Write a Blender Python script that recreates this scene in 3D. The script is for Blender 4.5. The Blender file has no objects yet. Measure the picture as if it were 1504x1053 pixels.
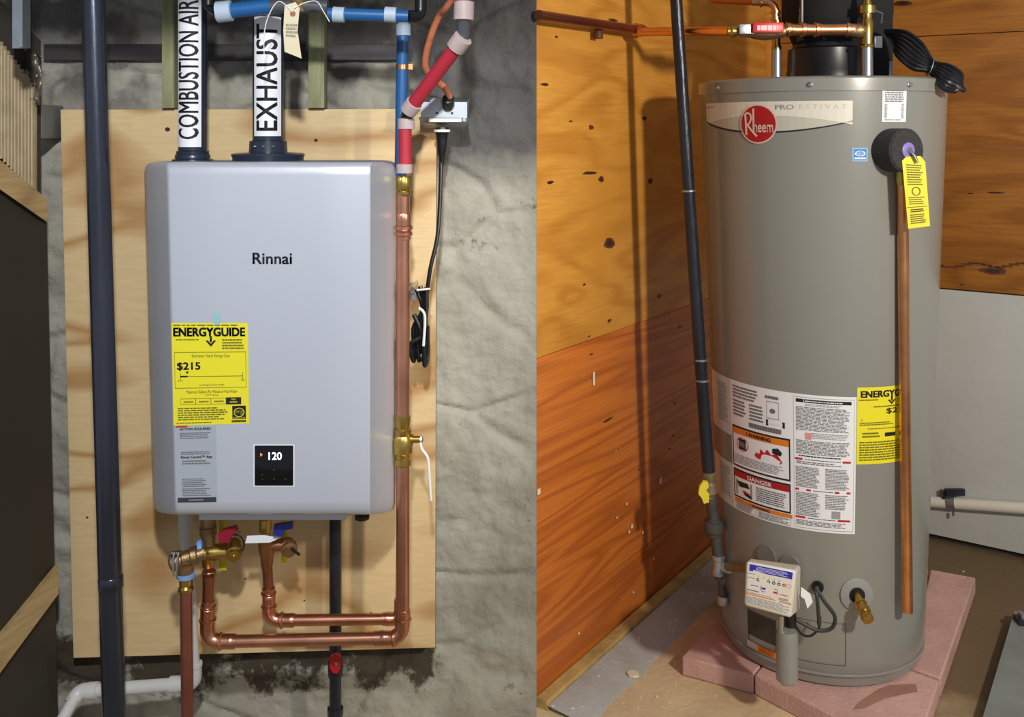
import bpy, bmesh, math, random
from mathutils import Vector, Matrix, noise
random.seed(7)
# ------------------------------------------------------------------ camera, world, lights
S = bpy.context.scene
F = 1450.0; HZ = 190.0; CX = 752.0; HC = 1.281
cd = bpy.data.cameras.new('camera'); cam = bpy.data.objects.new('camera', cd)
S.collection.objects.link(cam); S.camera = cam
cam.location = (0, 0, HC); cam.rotation_euler = (math.pi/2, 0, 0)
cd.sensor_fit = 'HORIZONTAL'; cd.sensor_width = 36; cd.lens = 36*F/1504
cd.shift_y = -(526.5-HZ)/1504; cd.clip_start = .05
w = bpy.data.worlds.new('world'); S.world = w; w.use_nodes = True
w.node_tree.nodes['Background'].inputs[0].default_value = (.80, .86, 1, 1)
w.node_tree.nodes['Background'].inputs[1].default_value = .40
def spot(name, loc, target, power, col, size, angle, blend):
    l = bpy.data.lights.new(name, 'SPOT'); o = bpy.data.objects.new(name, l)
    S.collection.objects.link(o); o.location = loc
    o.rotation_euler = (Vector(target)-Vector(loc)).to_track_quat('-Z', 'Y').to_euler()
    l.energy = power; l.color = col; l.shadow_soft_size = size; l.spot_size = math.radians(angle); l.spot_blend = blend
    return o
spot('basement_bulb', (-.05, .05, HC+.80), (-.95, 2.1, 1.15), 160, (.97, .98, 1), .05, 60, .6)
spot('work_light', (1.38, .32, HC+.42), (1.36, 3.0, .72), 150, (1, .92, .80), .07, 90, .2)
S.view_settings.view_transform = 'Standard'; S.view_settings.look = 'None'
S.view_settings.gamma = 1; S.view_settings.use_curve_mapping = False
S.view_settings.exposure = .0

# ------------------------------------------------------------------ helpers
C = S.collection
def at(px, py, Y):
    return Vector(((px-CX)/F*Y, Y, HC-(py-HZ)/F*Y))
def wpx(n, Y): return n*Y/F
def onz(px, py, z):
    Y = (HC-z)*F/(py-HZ); return at(px, py, Y)
MATS = {}
def srgb(c):
    return tuple((x/12.92 if x <= .04045 else ((x+.055)/1.055)**2.4) for x in [v/255 for v in c])+(1,)
def nt(name):
    m = bpy.data.materials.new(name); m.use_nodes = True
    return m, m.node_tree.nodes, m.node_tree.links, m.node_tree.nodes['Principled BSDF']
def mat(name, col, rough=.5, metal=0, var=0, vscale=8, bump=0, bscale=60, emit=0, alpha=1, stretch=(1,1,1), coat=0):
    if name in MATS: return MATS[name]
    m, N, L, b = nt(name)
    c = srgb(col)
    b.inputs['Base Color'].default_value = c
    b.inputs['Roughness'].default_value = rough; b.inputs['Metallic'].default_value = metal
    if coat: b.inputs['Coat Weight'].default_value = coat; b.inputs['Coat Roughness'].default_value = .15
    if emit:
        b.inputs['Emission Color'].default_value = c; b.inputs['Emission Strength'].default_value = emit
    if var or bump:
        tc = N.new('ShaderNodeTexCoord'); mp = N.new('ShaderNodeMapping'); L.new(tc.outputs['Object'], mp.inputs[0])
        mp.inputs['Scale'].default_value = stretch
    if var:
        n = N.new('ShaderNodeTexNoise'); n.inputs['Scale'].default_value = vscale; n.inputs['Detail'].default_value = 6
        L.new(mp.outputs[0], n.inputs['Vector'])
        r = N.new('ShaderNodeValToRGB'); L.new(n.outputs[0], r.inputs[0])
        r.color_ramp.elements[0].position = .3; r.color_ramp.elements[1].position = .7
        r.color_ramp.elements[0].color = tuple(x*(1-var) for x in c[:3])+(1,)
        r.color_ramp.elements[1].color = tuple(min(1, x*(1+var*.6)) for x in c[:3])+(1,)
        L.new(r.outputs[0], b.inputs['Base Color'])
    if bump:
        n2 = N.new('ShaderNodeTexNoise'); n2.inputs['Scale'].default_value = bscale; n2.inputs['Detail'].default_value = 5
        L.new(mp.outputs[0], n2.inputs['Vector'])
        bp = N.new('ShaderNodeBump'); bp.inputs['Strength'].default_value = bump; bp.inputs['Distance'].default_value = .004
        L.new(n2.outputs[0], bp.inputs['Height']); L.new(bp.outputs[0], b.inputs['Normal'])
    MATS[name] = m; return m
def wood(name, c1, c2, c3=None, scale=6, stretch=(1, 1, 5), dist=6, rough=.55, rot=(0,0,0), fine=40, fmix=.75, spots=None, lo=.3, hi=.75):
    """plywood face: broad cathedral bands plus fine streaks running along local x"""
    if name in MATS: return MATS[name]
    m, N, L, b = nt(name)
    tc = N.new('ShaderNodeTexCoord'); mp = N.new('ShaderNodeMapping'); L.new(tc.outputs['Object'], mp.inputs[0])
    mp.inputs['Scale'].default_value = stretch; mp.inputs['Rotation'].default_value = rot
    n = N.new('ShaderNodeTexNoise'); n.inputs['Scale'].default_value = scale*.22; n.inputs['Detail'].default_value = 2
    n.inputs['Distortion'].default_value = .4
    L.new(mp.outputs[0], n.inputs['Vector'])
    mu = N.new('ShaderNodeMath'); mu.operation = 'MULTIPLY'; mu.inputs[1].default_value = dist; L.new(n.outputs[0], mu.inputs[0])
    fr = N.new('ShaderNodeMath'); fr.operation = 'PINGPONG'; fr.inputs[1].default_value = .5; L.new(mu.outputs[0], fr.inputs[0])
    r = N.new('ShaderNodeValToRGB'); L.new(fr.outputs[0], r.inputs[0])
    e = r.color_ramp.elements; e[0].position = lo*.5; e[0].color = srgb(c1); e[1].position = hi*.5+.08; e[1].color = srgb(c2)
    mp2 = N.new('ShaderNodeMapping'); L.new(tc.outputs['Object'], mp2.inputs[0]); mp2.inputs['Rotation'].default_value = rot
    mp2.inputs['Scale'].default_value = (stretch[0]*2, stretch[1], stretch[2]*fine/6)
    n2 = N.new('ShaderNodeTexNoise'); n2.inputs['Scale'].default_value = 4; n2.inputs['Detail'].default_value = 7; n2.inputs['Roughness'].default_value = .65
    L.new(mp2.outputs[0], n2.inputs['Vector'])
    r2 = N.new('ShaderNodeValToRGB'); L.new(n2.outputs[0], r2.inputs[0])
    r2.color_ramp.elements[0].position = .35; r2.color_ramp.elements[1].position = .62
    r2.color_ramp.elements[0].color = (.68, .64, .58, 1); r2.color_ramp.elements[1].color = (1, 1, 1, 1)
    mx = N.new('ShaderNodeMix'); mx.data_type = 'RGBA'; mx.blend_type = 'MULTIPLY'; mx.inputs['Factor'].default_value = fmix
    L.new(r.outputs[0], mx.inputs['A']); L.new(r2.outputs[0], mx.inputs['B'])
    out = mx.outputs['Result']
    if c3:
        n3 = N.new('ShaderNodeTexNoise'); n3.inputs['Scale'].default_value = 2.3; n3.inputs['Detail'].default_value = 4
        L.new(tc.outputs['Object'], n3.inputs['Vector'])
        r3 = N.new('ShaderNodeValToRGB'); L.new(n3.outputs[0], r3.inputs[0]); r3.color_ramp.elements[0].position = .5; r3.color_ramp.elements[1].position = .7
        mx2 = N.new('ShaderNodeMix'); mx2.data_type = 'RGBA'; L.new(r3.outputs[0], mx2.inputs['Factor'])
        mx2.inputs['B'].default_value = srgb(c3); L.new(out, mx2.inputs['A']); out = mx2.outputs['Result']
    L.new(out, b.inputs['Base Color']); b.inputs['Roughness'].default_value = rough
    bp = N.new('ShaderNodeBump'); bp.inputs['Strength'].default_value = .25; bp.inputs['Distance'].default_value = .002
    L.new(n2.outputs[0], bp.inputs['Height']); L.new(bp.outputs[0], b.inputs['Normal'])
    MATS[name] = m; return m

class MB:
    def __init__(s): s.v = []; s.f = []; s.m = []; s.mats = []
    def mi(s, m):
        if m not in s.mats: s.mats.append(m)
        return s.mats.index(m)
    def add(s, vs, fs, m):
        o = len(s.v); s.v += [Vector(v) for v in vs]; k = s.mi(m)
        for f in fs: s.f.append([o+i for i in f]); s.m.append(k)
        return s
    def hexa(s, c, m):   # 8 corners: 0-3 front (tl,tr,br,bl), 4-7 back
        return s.add(c, [(0,3,2,1),(4,5,6,7),(0,1,5,4),(1,2,6,5),(2,3,7,6),(3,0,4,7)], m)
    def box(s, a, b, m, bev=0):
        (x0,y0,z0),(x1,y1,z1) = a, b
        if not bev:
            return s.hexa([(x0,y0,z1),(x1,y0,z1),(x1,y0,z0),(x0,y0,z0),(x0,y1,z1),(x1,y1,z1),(x1,y1,z0),(x0,y1,z0)], m)
        bm = bmesh.new(); bmesh.ops.create_cube(bm, size=1)
        for v in bm.verts: v.co = Vector(((x0+x1)/2+v.co.x*(x1-x0), (y0+y1)/2+v.co.y*(y1-y0), (z0+z1)/2+v.co.z*(z1-z0)))
        bmesh.ops.bevel(bm, geom=bm.edges[:], offset=bev, segments=2, affect='EDGES', profile=.6)
        return s.bm(bm, m)
    def bm(s, bm, m, M=None):
        bm.verts.ensure_lookup_table(); bm.verts.index_update()
        vs = [(M @ v.co if M else v.co.copy()) for v in bm.verts]
        s.add(vs, [[v.index for v in f.verts] for f in bm.faces], m); bm.free(); return s
    def lathe(s, p, d, prof, m, n=24, caps=True):
        p = Vector(p); d = Vector(d).normalized()
        a = Vector((0,0,1)) if abs(d.z) < .9 else Vector((1,0,0))
        u = d.cross(a).normalized(); w_ = d.cross(u)
        vs = []; fs = []
        for (t, r) in prof:
            for k in range(n):
                q = 2*math.pi*k/n; vs.append(p+d*t+(u*math.cos(q)+w_*math.sin(q))*r)
        for i in range(len(prof)-1):
            for k in range(n):
                k2 = (k+1) % n; fs.append((i*n+k, i*n+k2, (i+1)*n+k2, (i+1)*n+k))
        if caps:
            fs.append([k for k in range(n)][::-1]); fs.append([(len(prof)-1)*n+k for k in range(n)])
        return s.add(vs, fs, m)
    def tube(s, pts, r, m, n=14, caps=True):
        pts = [Vector(p) for p in pts]; vs = []; fs = []; N_ = len(pts)
        t0 = (pts[1]-pts[0]).normalized(); a = Vector((0,0,1)) if abs(t0.z) < .9 else Vector((1,0,0))
        u = t0.cross(a).normalized()
        for i, p in enumerate(pts):
            t = (pts[min(i+1, N_-1)]-pts[max(i-1, 0)]).normalized()
            u = (u-t*u.dot(t)).normalized(); w_ = t.cross(u)
            rr = r[i] if isinstance(r, (list, tuple)) else r
            for k in range(n):
                q = 2*math.pi*k/n; vs.append(p+(u*math.cos(q)+w_*math.sin(q))*rr)
        for i in range(N_-1):
            for k in range(n):
                k2 = (k+1) % n; fs.append((i*n+k, i*n+k2, (i+1)*n+k2, (i+1)*n+k))
        if caps: fs.append([k for k in range(n)][::-1]); fs.append([(N_-1)*n+k for k in range(n)])
        return s.add(vs, fs, m)
    def prism(s, poly, ext, m):
        n = len(poly); e = Vector(ext); a = [Vector(p) for p in poly]
        fs = [list(range(n)), [n+i for i in range(n)][::-1]]+[(i, n+i, n+(i+1) % n, (i+1) % n) for i in range(n)]
        return s.add(a+[p+e for p in a], fs, m)
def wloc(o):
    return o['_w'] if o is not None and '_w' in o else (0, 0, 0)
def finish(name, mb, parent=None, loc=None, sharp=35, recalc=True):
    me = bpy.data.meshes.new(name)
    if loc is None:
        if parent is not None: loc = wloc(parent)
        else:
            xs = [v.x for v in mb.v]; ys = [v.y for v in mb.v]; zs = [v.z for v in mb.v]
            loc = ((min(xs)+max(xs))/2, (min(ys)+max(ys))/2, min(zs))
    l = Vector(loc)
    me.from_pydata([v-l for v in mb.v], [], mb.f); me.update()
    for m in mb.mats: me.materials.append(m)
    me.polygons.foreach_set('material_index', mb.m)
    if recalc:
        b = bmesh.new(); b.from_mesh(me); bmesh.ops.recalc_face_normals(b, faces=b.faces[:]); b.to_mesh(me); b.free()
    me.polygons.foreach_set('use_smooth', [True]*len(me.polygons))
    me.set_sharp_from_angle(angle=math.radians(sharp))
    o = bpy.data.objects.new(name, me); C.objects.link(o)
    o['_w'] = tuple(loc)
    if parent is not None: o.parent = parent; o.location = l-Vector(wloc(parent))
    else: o.location = l
    return o
def thing(name, label, cat, loc, group=None):
    o = bpy.data.objects.new(name, None); C.objects.link(o); o.location = loc; o['_w'] = tuple(loc)
    o.empty_display_size = .05; o['label'] = label; o['category'] = cat
    if group: o['group'] = group
    return o
def tag(o, label, cat, group=None):
    o['label'] = label; o['category'] = cat
    if group: o['group'] = group
    return o
def struct(o): o['kind'] = 'structure'; return o
def part(name, mb, parent, label=None, sharp=35):
    o = finish(name, mb, parent, sharp=sharp)
    if label: o['label'] = label
    return o
def rounded(pts, r, n=6):
    pts = [Vector(p) for p in pts]; out = [pts[0]]
    for i in range(1, len(pts)-1):
        a, b, c = pts[i-1], pts[i], pts[i+1]
        d1 = (a-b); d2 = (c-b); rr = min(r, d1.length*.49, d2.length*.49)
        p0 = b+d1.normalized()*rr; p2 = b+d2.normalized()*rr
        for k in range(n+1):
            t = k/n; out.append(p0*(1-t)**2+b*2*t*(1-t)+p2*t*t)
    out.append(pts[-1]); return out
def spline(pts, n=8):
    pts = [Vector(p) for p in pts]; P = [pts[0]]+pts+[pts[-1]]; out = []
    for i in range(1, len(P)-2):
        for k in range(n):
            t = k/n; a, b, c, d = P[i-1], P[i], P[i+1], P[i+2]
            out.append(.5*((2*b)+(c-a)*t+(2*a-5*b+4*c-d)*t*t+(3*b-a-3*c+d)*t**3))
    out.append(pts[-1]); return out
# text meshes -------------------------------------------------------
TXT = {}
def textmesh(s, bold=0):
    if (s, bold) in TXT: return TXT[(s, bold)]
    cu = bpy.data.curves.new('t', 'FONT'); cu.body = s; cu.size = 1; cu.resolution_u = 3
    o = bpy.data.objects.new('t', cu); C.objects.link(o)
    me = bpy.data.meshes.new_from_object(o)
    vs = [v.co.copy() for v in me.vertices]; fs = [list(p.vertices) for p in me.polygons]
    bpy.data.objects.remove(o); bpy.data.meshes.remove(me)
    if bold:   # thicken by laying shifted copies of the outline over each other
        b0 = list(vs); f0 = list(fs); vs = []; fs = []
        for dx, dy in ((-1, -.7), (1, -.7), (1, .7), (-1, .7), (0, 0)):
            k = len(vs); vs += [v+Vector((dx*bold, dy*bold, 0)) for v in b0]; fs += [[i+k for i in f] for f in f0]
    x0 = min(v.x for v in vs); x1 = max(v.x for v in vs); y0 = min(v.y for v in vs); y1 = max(v.y for v in vs)
    vs = [((v.x-x0)/(x1-x0), (v.y-y0)/(y1-y0)) for v in vs]
    TXT[(s, bold)] = (vs, fs); return TXT[(s, bold)]
class Decal:
    """flat print on a surface: fn(s, t, off) -> point, s to the right, t downwards, both 0..1"""
    def __init__(s, fn, mb=None): s.fn = fn; s.mb = mb or MB()
    def rect(s, s0, t0, s1, t1, m, lay=1, n=1, nt_=1):
        vs = []; fs = []
        for j in range(nt_+1):
            for i in range(n+1):
                vs.append(s.fn(s0+(s1-s0)*i/n, t0+(t1-t0)*j/nt_, lay*.0004))
        for j in range(nt_):
            for i in range(n):
                a = j*(n+1)+i; fs.append((a, a+n+1, a+n+2, a+1))
        s.mb.add(vs, fs, m)
    def poly(s, pts, m, lay=1):
        s.mb.add([s.fn(a, b, lay*.0004) for a, b in pts], [list(range(len(pts)))[::-1]], m)
    def ell(s, cs, ct, rs, rt, m, lay=1, n=28, inner=0):
        if inner:
            o = [s.fn(cs+rs*math.cos(q), ct+rt*math.sin(q), lay*.0004) for q in [2*math.pi*k/n for k in range(n)]]
            i_ = [s.fn(cs+rs*inner*math.cos(q), ct+rt*inner*math.sin(q), lay*.0004) for q in [2*math.pi*k/n for k in range(n)]]
            s.mb.add(o+i_, [(k, n+k, n+(k+1) % n, (k+1) % n) for k in range(n)], m)
        else:
            o = [s.fn(cs, ct, lay*.0004)]+[s.fn(cs+rs*math.cos(q), ct+rt*math.sin(q), lay*.0004) for q in [2*math.pi*k/n for k in range(n)]]
            s.mb.add(o, [(0, 1+(k+1) % n, 1+k) for k in range(n)], m)
    def text(s, body, s0, t0, s1, t1, m, lay=2, bold=0, rot=False, cuts=0):
        vs, fs = textmesh(body, bold)
        if cuts:
            bm = bmesh.new(); bv = [bm.verts.new((x, y, 0)) for x, y in vs]
            for f in fs:
                try: bm.faces.new([bv[i] for i in f])
                except ValueError: pass
            bmesh.ops.triangulate(bm, faces=bm.faces[:])
            for c in range(1, cuts):
                bmesh.ops.bisect_plane(bm, geom=bm.verts[:]+bm.edges[:]+bm.faces[:], plane_co=(0, c/cuts, 0), plane_no=(0, 1, 0))
            bm.verts.index_update(); vs = [(v.co.x, v.co.y) for v in bm.verts]; fs = [[v.index for v in f.verts] for f in bm.faces]; bm.free()
        if rot: P = [s.fn(s0+(s1-s0)*(1-y), t1+(t0-t1)*x, lay*.0004) for x, y in vs]
        else: P = [s.fn(s0+(s1-s0)*x, t1+(t0-t1)*y, lay*.0004) for x, y in vs]
        s.mb.add(P, fs, m)
    def lines(s, s0, t0, s1, t1, n, m, lay=2, fill=.55, wd=.035, ragged=.2):
        h = (t1-t0)/n
        for i in range(n):
            x = s0; end = s1-(s1-s0)*random.random()*ragged; t = t0+i*h+h*(1-fill)/2
            while x < end:
                l = wd*(.4+random.random()*1.2)*(s1-s0)/.5; x2 = min(end, x+l)
                s.rect(x, t, x2, t+h*fill, m, lay); x = x2+wd*.18*(s1-s0)/.5
def plane_map(c, Y):   # c: pixel corners tl,tr,br,bl
    P = [at(x, y, Y) for x, y in c]
    def fn(s_, t_, off):
        a = P[0].lerp(P[1], s_); b = P[3].lerp(P[2], s_); p = a.lerp(b, t_); return p+Vector((0, -off, 0))
    return fn
# ------------------------------------------------------------------ materials
copper = mat('copper', (222, 158, 128), .3, 1, var=.22, vscale=14)
copper_dk = mat('copper_dark', (176, 112, 88), .38, 1, var=.2, vscale=10)
copper_w = mat('copper_warm', (230, 162, 108), .3, 1, var=.3, vscale=16)
brass = mat('brass', (200, 170, 92), .3, 1, var=.25, vscale=25)
bronze = mat('bronze_cast', (170, 140, 100), .42, .9, var=.3, vscale=30, bump=.3, bscale=200)
steel = mat('steel', (190, 192, 195), .3, 1)
galv = mat('galvanised', (178, 184, 188), .35, .85, var=.15, vscale=20)
blk_iron = mat('black_iron', (46, 49, 58), .3, .35, var=.4, vscale=22, bump=.4, bscale=90, stretch=(1, 1, .2))
blk_pl = mat('black_plastic', (22, 22, 25), .35)
blk_matte = mat('black_matte', (13, 12, 13), .8)
navy_pvc = mat('dark_navy_pipe', (40, 47, 62), .3)
white_pvc = mat('white_pvc', (212, 212, 208), .38, var=.06)
label_w = mat('label_white', (242, 242, 244), .5)
label_k = mat('print_black', (28, 27, 30), .6)
label_g = mat('print_grey', (112, 112, 114), .6)
label_lg = mat('print_light_grey', (160, 160, 160), .6)
yellow = mat('yellow_label', (240, 228, 40), .5)
olive = mat('print_olive', (112, 106, 30), .6)
red = mat('red_vinyl', (186, 26, 34), .4)
redins = mat('red_insulation', (188, 44, 62), .55, var=.12)
redpr = mat('print_red', (196, 28, 34), .5)
orangepr = mat('print_orange', (232, 128, 30), .5)
bluev = mat('blue_vinyl', (26, 44, 130), .4)
bluepr = mat('print_blue', (44, 40, 168), .5)
cyanpr = mat('print_cyan', (30, 140, 214), .5)
blueins = mat('blue_pex', (32, 92, 150), .38)
pale = mat('pale_collar', (176, 192, 206), .5, var=.08)
palep = mat('pale_pink_collar', (196, 176, 172), .5, var=.1, vscale=40)
wht = mat('white_paint', (232, 230, 224), .5)
manila = mat('manila_tag', (214, 204, 170), .7)
tank_m = mat('tank_enamel', (140, 140, 132), .32, 0, var=.03, vscale=2, coat=.5)
tank_d = mat('tank_enamel_dark', (84, 80, 72), .45)
foam = mat('foam_black', (62, 60, 60), .95, 0, var=.35, vscale=260, bump=.6, bscale=300)
body_m = mat('heater_shell', (208, 212, 220), .36, .35, coat=.1)
body_e = mat('heater_shell_edge', (140, 142, 154), .45, .35)
ply_l = wood('plywood_pale', (222, 194, 144), (186, 144, 90), scale=3.4, stretch=(1.5, 1, 5), dist=6, fine=30, fmix=.3, lo=.5, hi=.80)
ply_r = wood('plywood_golden', (222, 156, 62), (202, 134, 46), scale=5, stretch=(1.0, 1, 4.5), dist=8, fine=46, c3=(208, 142, 52), rough=.5, fmix=.5)
ply_o = wood('plywood_orange', (214, 122, 46), (188, 100, 36), scale=6, stretch=(.45, 1, 6), dist=9, fine=60, rough=.45, rot=(0, math.radians(-14), 0))
ply_b = wood('plywood_brown', (176, 114, 40), (154, 96, 30), scale=5, stretch=(1, 1, 4), dist=8, fine=46)
ply_e = wood('plywood_edge', (176, 142, 92), (140, 106, 64), scale=20, stretch=(1, 1, 14), fine=90)
stud_m = wood('treated_lumber', (158, 160, 118), (130, 132, 94), scale=8, stretch=(9, 1, .6), dist=9, fine=30)
dark_w = wood('dark_joist', (70, 64, 62), (44, 40, 42), scale=8, stretch=(1, 1, 6))
rail_w = wood('rail_wood', (196, 166, 116), (168, 138, 92), scale=6, stretch=(1, 1, 4))
knot_m = mat('knot', (104, 56, 28), .6, var=.4, vscale=60)
knot_d = mat('knot_dark', (58, 32, 20), .7)
paver_m = mat('pink_paver', (206, 164, 152), .85, var=.16, vscale=12, bump=.5, bscale=120)
def concrete(name, c, c2, spots=(.86, .84, .74), sc=3.2, th=.63, damp=None):
    m, N, L, b = nt(name); tc = N.new('ShaderNodeTexCoord')
    n = N.new('ShaderNodeTexNoise'); n.inputs['Scale'].default_value = sc; n.inputs['Detail'].default_value = 9; n.inputs['Roughness'].default_value = .6
    L.new(tc.outputs['Object'], n.inputs[0]); r = N.new('ShaderNodeValToRGB'); L.new(n.outputs[0], r.inputs[0])
    r.color_ramp.elements[0].position = .38; r.color_ramp.elements[1].position = .62
    r.color_ramp.elements[0].color = srgb(c2); r.color_ramp.elements[1].color = srgb(c)
    n2 = N.new('ShaderNodeTexNoise'); n2.inputs['Scale'].default_value = 70; n2.inputs['Detail'].default_value = 3; L.new(tc.outputs['Object'], n2.inputs[0])
    r2 = N.new('ShaderNodeValToRGB'); L.new(n2.outputs[0], r2.inputs[0]); r2.color_ramp.elements[0].position = th; r2.color_ramp.elements[1].position = th+.05
    mx = N.new('ShaderNodeMix'); mx.data_type = 'RGBA'; L.new(r2.outputs[0], mx.inputs['Factor']); L.new(r.outputs[0], mx.inputs['A']); mx.inputs['B'].default_value = spots+(1,)
    out = mx.outputs['Result']
    if damp:
        sp = N.new('ShaderNodeSeparateXYZ'); L.new(tc.outputs['Object'], sp.inputs[0])
        def mth(op, a, b_):
            q = N.new('ShaderNodeMath'); q.operation = op
            for i, x in enumerate((a, b_)):
                if isinstance(x, (int, float)): q.inputs[i].default_value = x
                else: L.new(x, q.inputs[i])
            return q.outputs[0]
        v = mth('ADD', mth('ADD', mth('MULTIPLY', sp.outputs['X'], .9), mth('MULTIPLY', sp.outputs['Y'], .55)), mth('MULTIPLY', n.outputs[0], .9))
        mr_ = N.new('ShaderNodeMapRange'); mr_.inputs[1].default_value = 2.25; mr_.inputs[2].default_value = 2.6; L.new(v, mr_.inputs[0])
        m4 = N.new('ShaderNodeMix'); m4.data_type = 'RGBA'; L.new(mr_.outputs[0], m4.inputs['Factor']); L.new(out, m4.inputs['A']); m4.inputs['B'].default_value = srgb(damp); out = m4.outputs['Result']
    L.new(out, b.inputs['Base Color']); b.inputs['Roughness'].default_value = .85
    bp = N.new('ShaderNodeBump'); bp.inputs['Strength'].default_value = .5; bp.inputs['Distance'].default_value = .004
    L.new(n2.outputs[0], bp.inputs['Height']); L.new(bp.outputs[0], b.inputs['Normal']); return m
floor_m = concrete('floor_concrete', (228, 208, 168), (196, 172, 132), th=.69, damp=(112, 92, 64))
curb_m = concrete('curb_cement', (182, 182, 178), (158, 153, 142), th=.68)
white_m = mat('white_panel', (200, 202, 196), .55, var=.05, vscale=5, bump=.5, bscale=14)
grey_sl = mat('grey_sheet', (136, 144, 140), .5, .2, var=.2, vscale=9)
# stone wall material: limewashed rubble with grime and mould where it really sits
def stone_mat():
    m, N, L, b = nt('limewashed_stone'); tc = N.new('ShaderNodeTexCoord')
    n = N.new('ShaderNodeTexNoise'); n.inputs['Scale'].default_value = 5; n.inputs['Detail'].default_value = 10; n.inputs['Roughness'].default_value = .65
    L.new(tc.outputs['Object'], n.inputs[0]); r = N.new('ShaderNodeValToRGB'); L.new(n.outputs[0], r.inputs[0])
    r.color_ramp.elements[0].position = .32; r.color_ramp.elements[1].position = .6
    r.color_ramp.elements[0].color = srgb((142, 139, 124)); r.color_ramp.elements[1].color = srgb((170, 167, 153))
    # grime mask: height band + big noise
    sp = N.new('ShaderNodeSeparateXYZ'); L.new(tc.outputs['Object'], sp.inputs[0])
    def mr(src, a, b_):
        q = N.new('ShaderNodeMapRange'); q.inputs[1].default_value = a; q.inputs[2].default_value = b_; L.new(src, q.inputs[0]); return q.outputs[0]
    def mm(op, a, b_):
        q = N.new('ShaderNodeMath'); q.operation = op
        for i, x in enumerate((a, b_)):
            if isinstance(x, (int, float)): q.inputs[i].default_value = x
            else: L.new(x, q.inputs[i])
        return q.outputs[0]
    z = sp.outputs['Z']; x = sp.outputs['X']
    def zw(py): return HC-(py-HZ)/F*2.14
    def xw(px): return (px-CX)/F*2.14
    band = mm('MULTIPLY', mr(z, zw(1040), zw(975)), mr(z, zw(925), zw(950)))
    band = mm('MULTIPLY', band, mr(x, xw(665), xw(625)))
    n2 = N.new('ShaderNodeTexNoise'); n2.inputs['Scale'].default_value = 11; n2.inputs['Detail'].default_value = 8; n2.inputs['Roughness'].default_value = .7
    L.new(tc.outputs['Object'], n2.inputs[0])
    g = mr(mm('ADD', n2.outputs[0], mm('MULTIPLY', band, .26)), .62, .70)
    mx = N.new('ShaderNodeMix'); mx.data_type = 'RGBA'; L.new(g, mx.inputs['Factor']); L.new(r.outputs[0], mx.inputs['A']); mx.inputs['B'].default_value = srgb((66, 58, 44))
    # patchy darker grey-brown above the board
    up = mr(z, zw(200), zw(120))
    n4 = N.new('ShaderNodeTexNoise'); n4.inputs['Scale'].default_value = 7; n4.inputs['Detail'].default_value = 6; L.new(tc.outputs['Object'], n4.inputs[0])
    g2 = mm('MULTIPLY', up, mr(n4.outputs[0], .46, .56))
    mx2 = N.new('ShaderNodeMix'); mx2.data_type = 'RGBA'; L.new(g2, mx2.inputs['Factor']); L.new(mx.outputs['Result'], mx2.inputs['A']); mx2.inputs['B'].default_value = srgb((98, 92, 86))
    # unpainted grey block high on the right, with upper-wall shade put into its colour
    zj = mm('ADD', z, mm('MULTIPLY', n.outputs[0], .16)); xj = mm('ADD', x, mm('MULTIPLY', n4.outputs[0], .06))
    bare_shade = mm('MULTIPLY', mr(zj, zw(275)+.08, zw(215)+.08), mr(xj, xw(575), xw(640)))
    mx3 = N.new('ShaderNodeMix'); mx3.data_type = 'RGBA'; L.new(mm('MULTIPLY', bare_shade, .9), mx3.inputs['Factor']); L.new(mx2.outputs['Result'], mx3.inputs['A']); mx3.inputs['B'].default_value = srgb((70, 69, 70))
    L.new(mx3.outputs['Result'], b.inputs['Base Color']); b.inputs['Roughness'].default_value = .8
    bp = N.new('ShaderNodeBump'); bp.inputs['Strength'].default_value = .9; bp.inputs['Distance'].default_value = .010
    n3 = N.new('ShaderNodeTexNoise'); n3.inputs['Scale'].default_value = 26; n3.inputs['Detail'].default_value = 8; L.new(tc.outputs['Object'], n3.inputs[0])
    L.new(n3.outputs[0], bp.inputs['Height']); L.new(bp.outputs[0], b.inputs['Normal'])
    return m
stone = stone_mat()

# ------------------------------------------------------------------ structure
SX, SY = 36/F*2.17, 2.17           # the outside corner where stone meets plywood
A_O = Vector((.054, 2.19, 0)); A_D = Vector((.567, .824, 0)).normalized(); A_A = math.atan2(A_D.y, A_D.x)
A_L = 1.441
B_O = A_O+A_D*A_L; B_D = Vector((A_D.y, -A_D.x, 0)); B_A = math.atan2(B_D.y, B_D.x)
def wallhit(o, d, px, py):
    r = Vector(((px-CX)/F, 1, -(py-HZ)/F)); nrm = Vector((-d.y, d.x, 0))
    t = (o-Vector((0,0,HC))).dot(nrm)/r.dot(nrm); p = Vector((0,0,HC))+r*t
    return (p-o).dot(d), p.z
def walla(px, py): return wallhit(A_O, A_D, px, py)
def wallb(px, py): return wallhit(B_O, B_D, px, py)
def place(o, org, ang):
    o.location = org; o.rotation_euler = (0, 0, ang); return o
# floor
mb = MB(); mb.box((-1.8, .2, -.12), (2.9, 4.2, 0), floor_m); struct(finish('floor', mb, loc=(0, 0, 0)))
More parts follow.
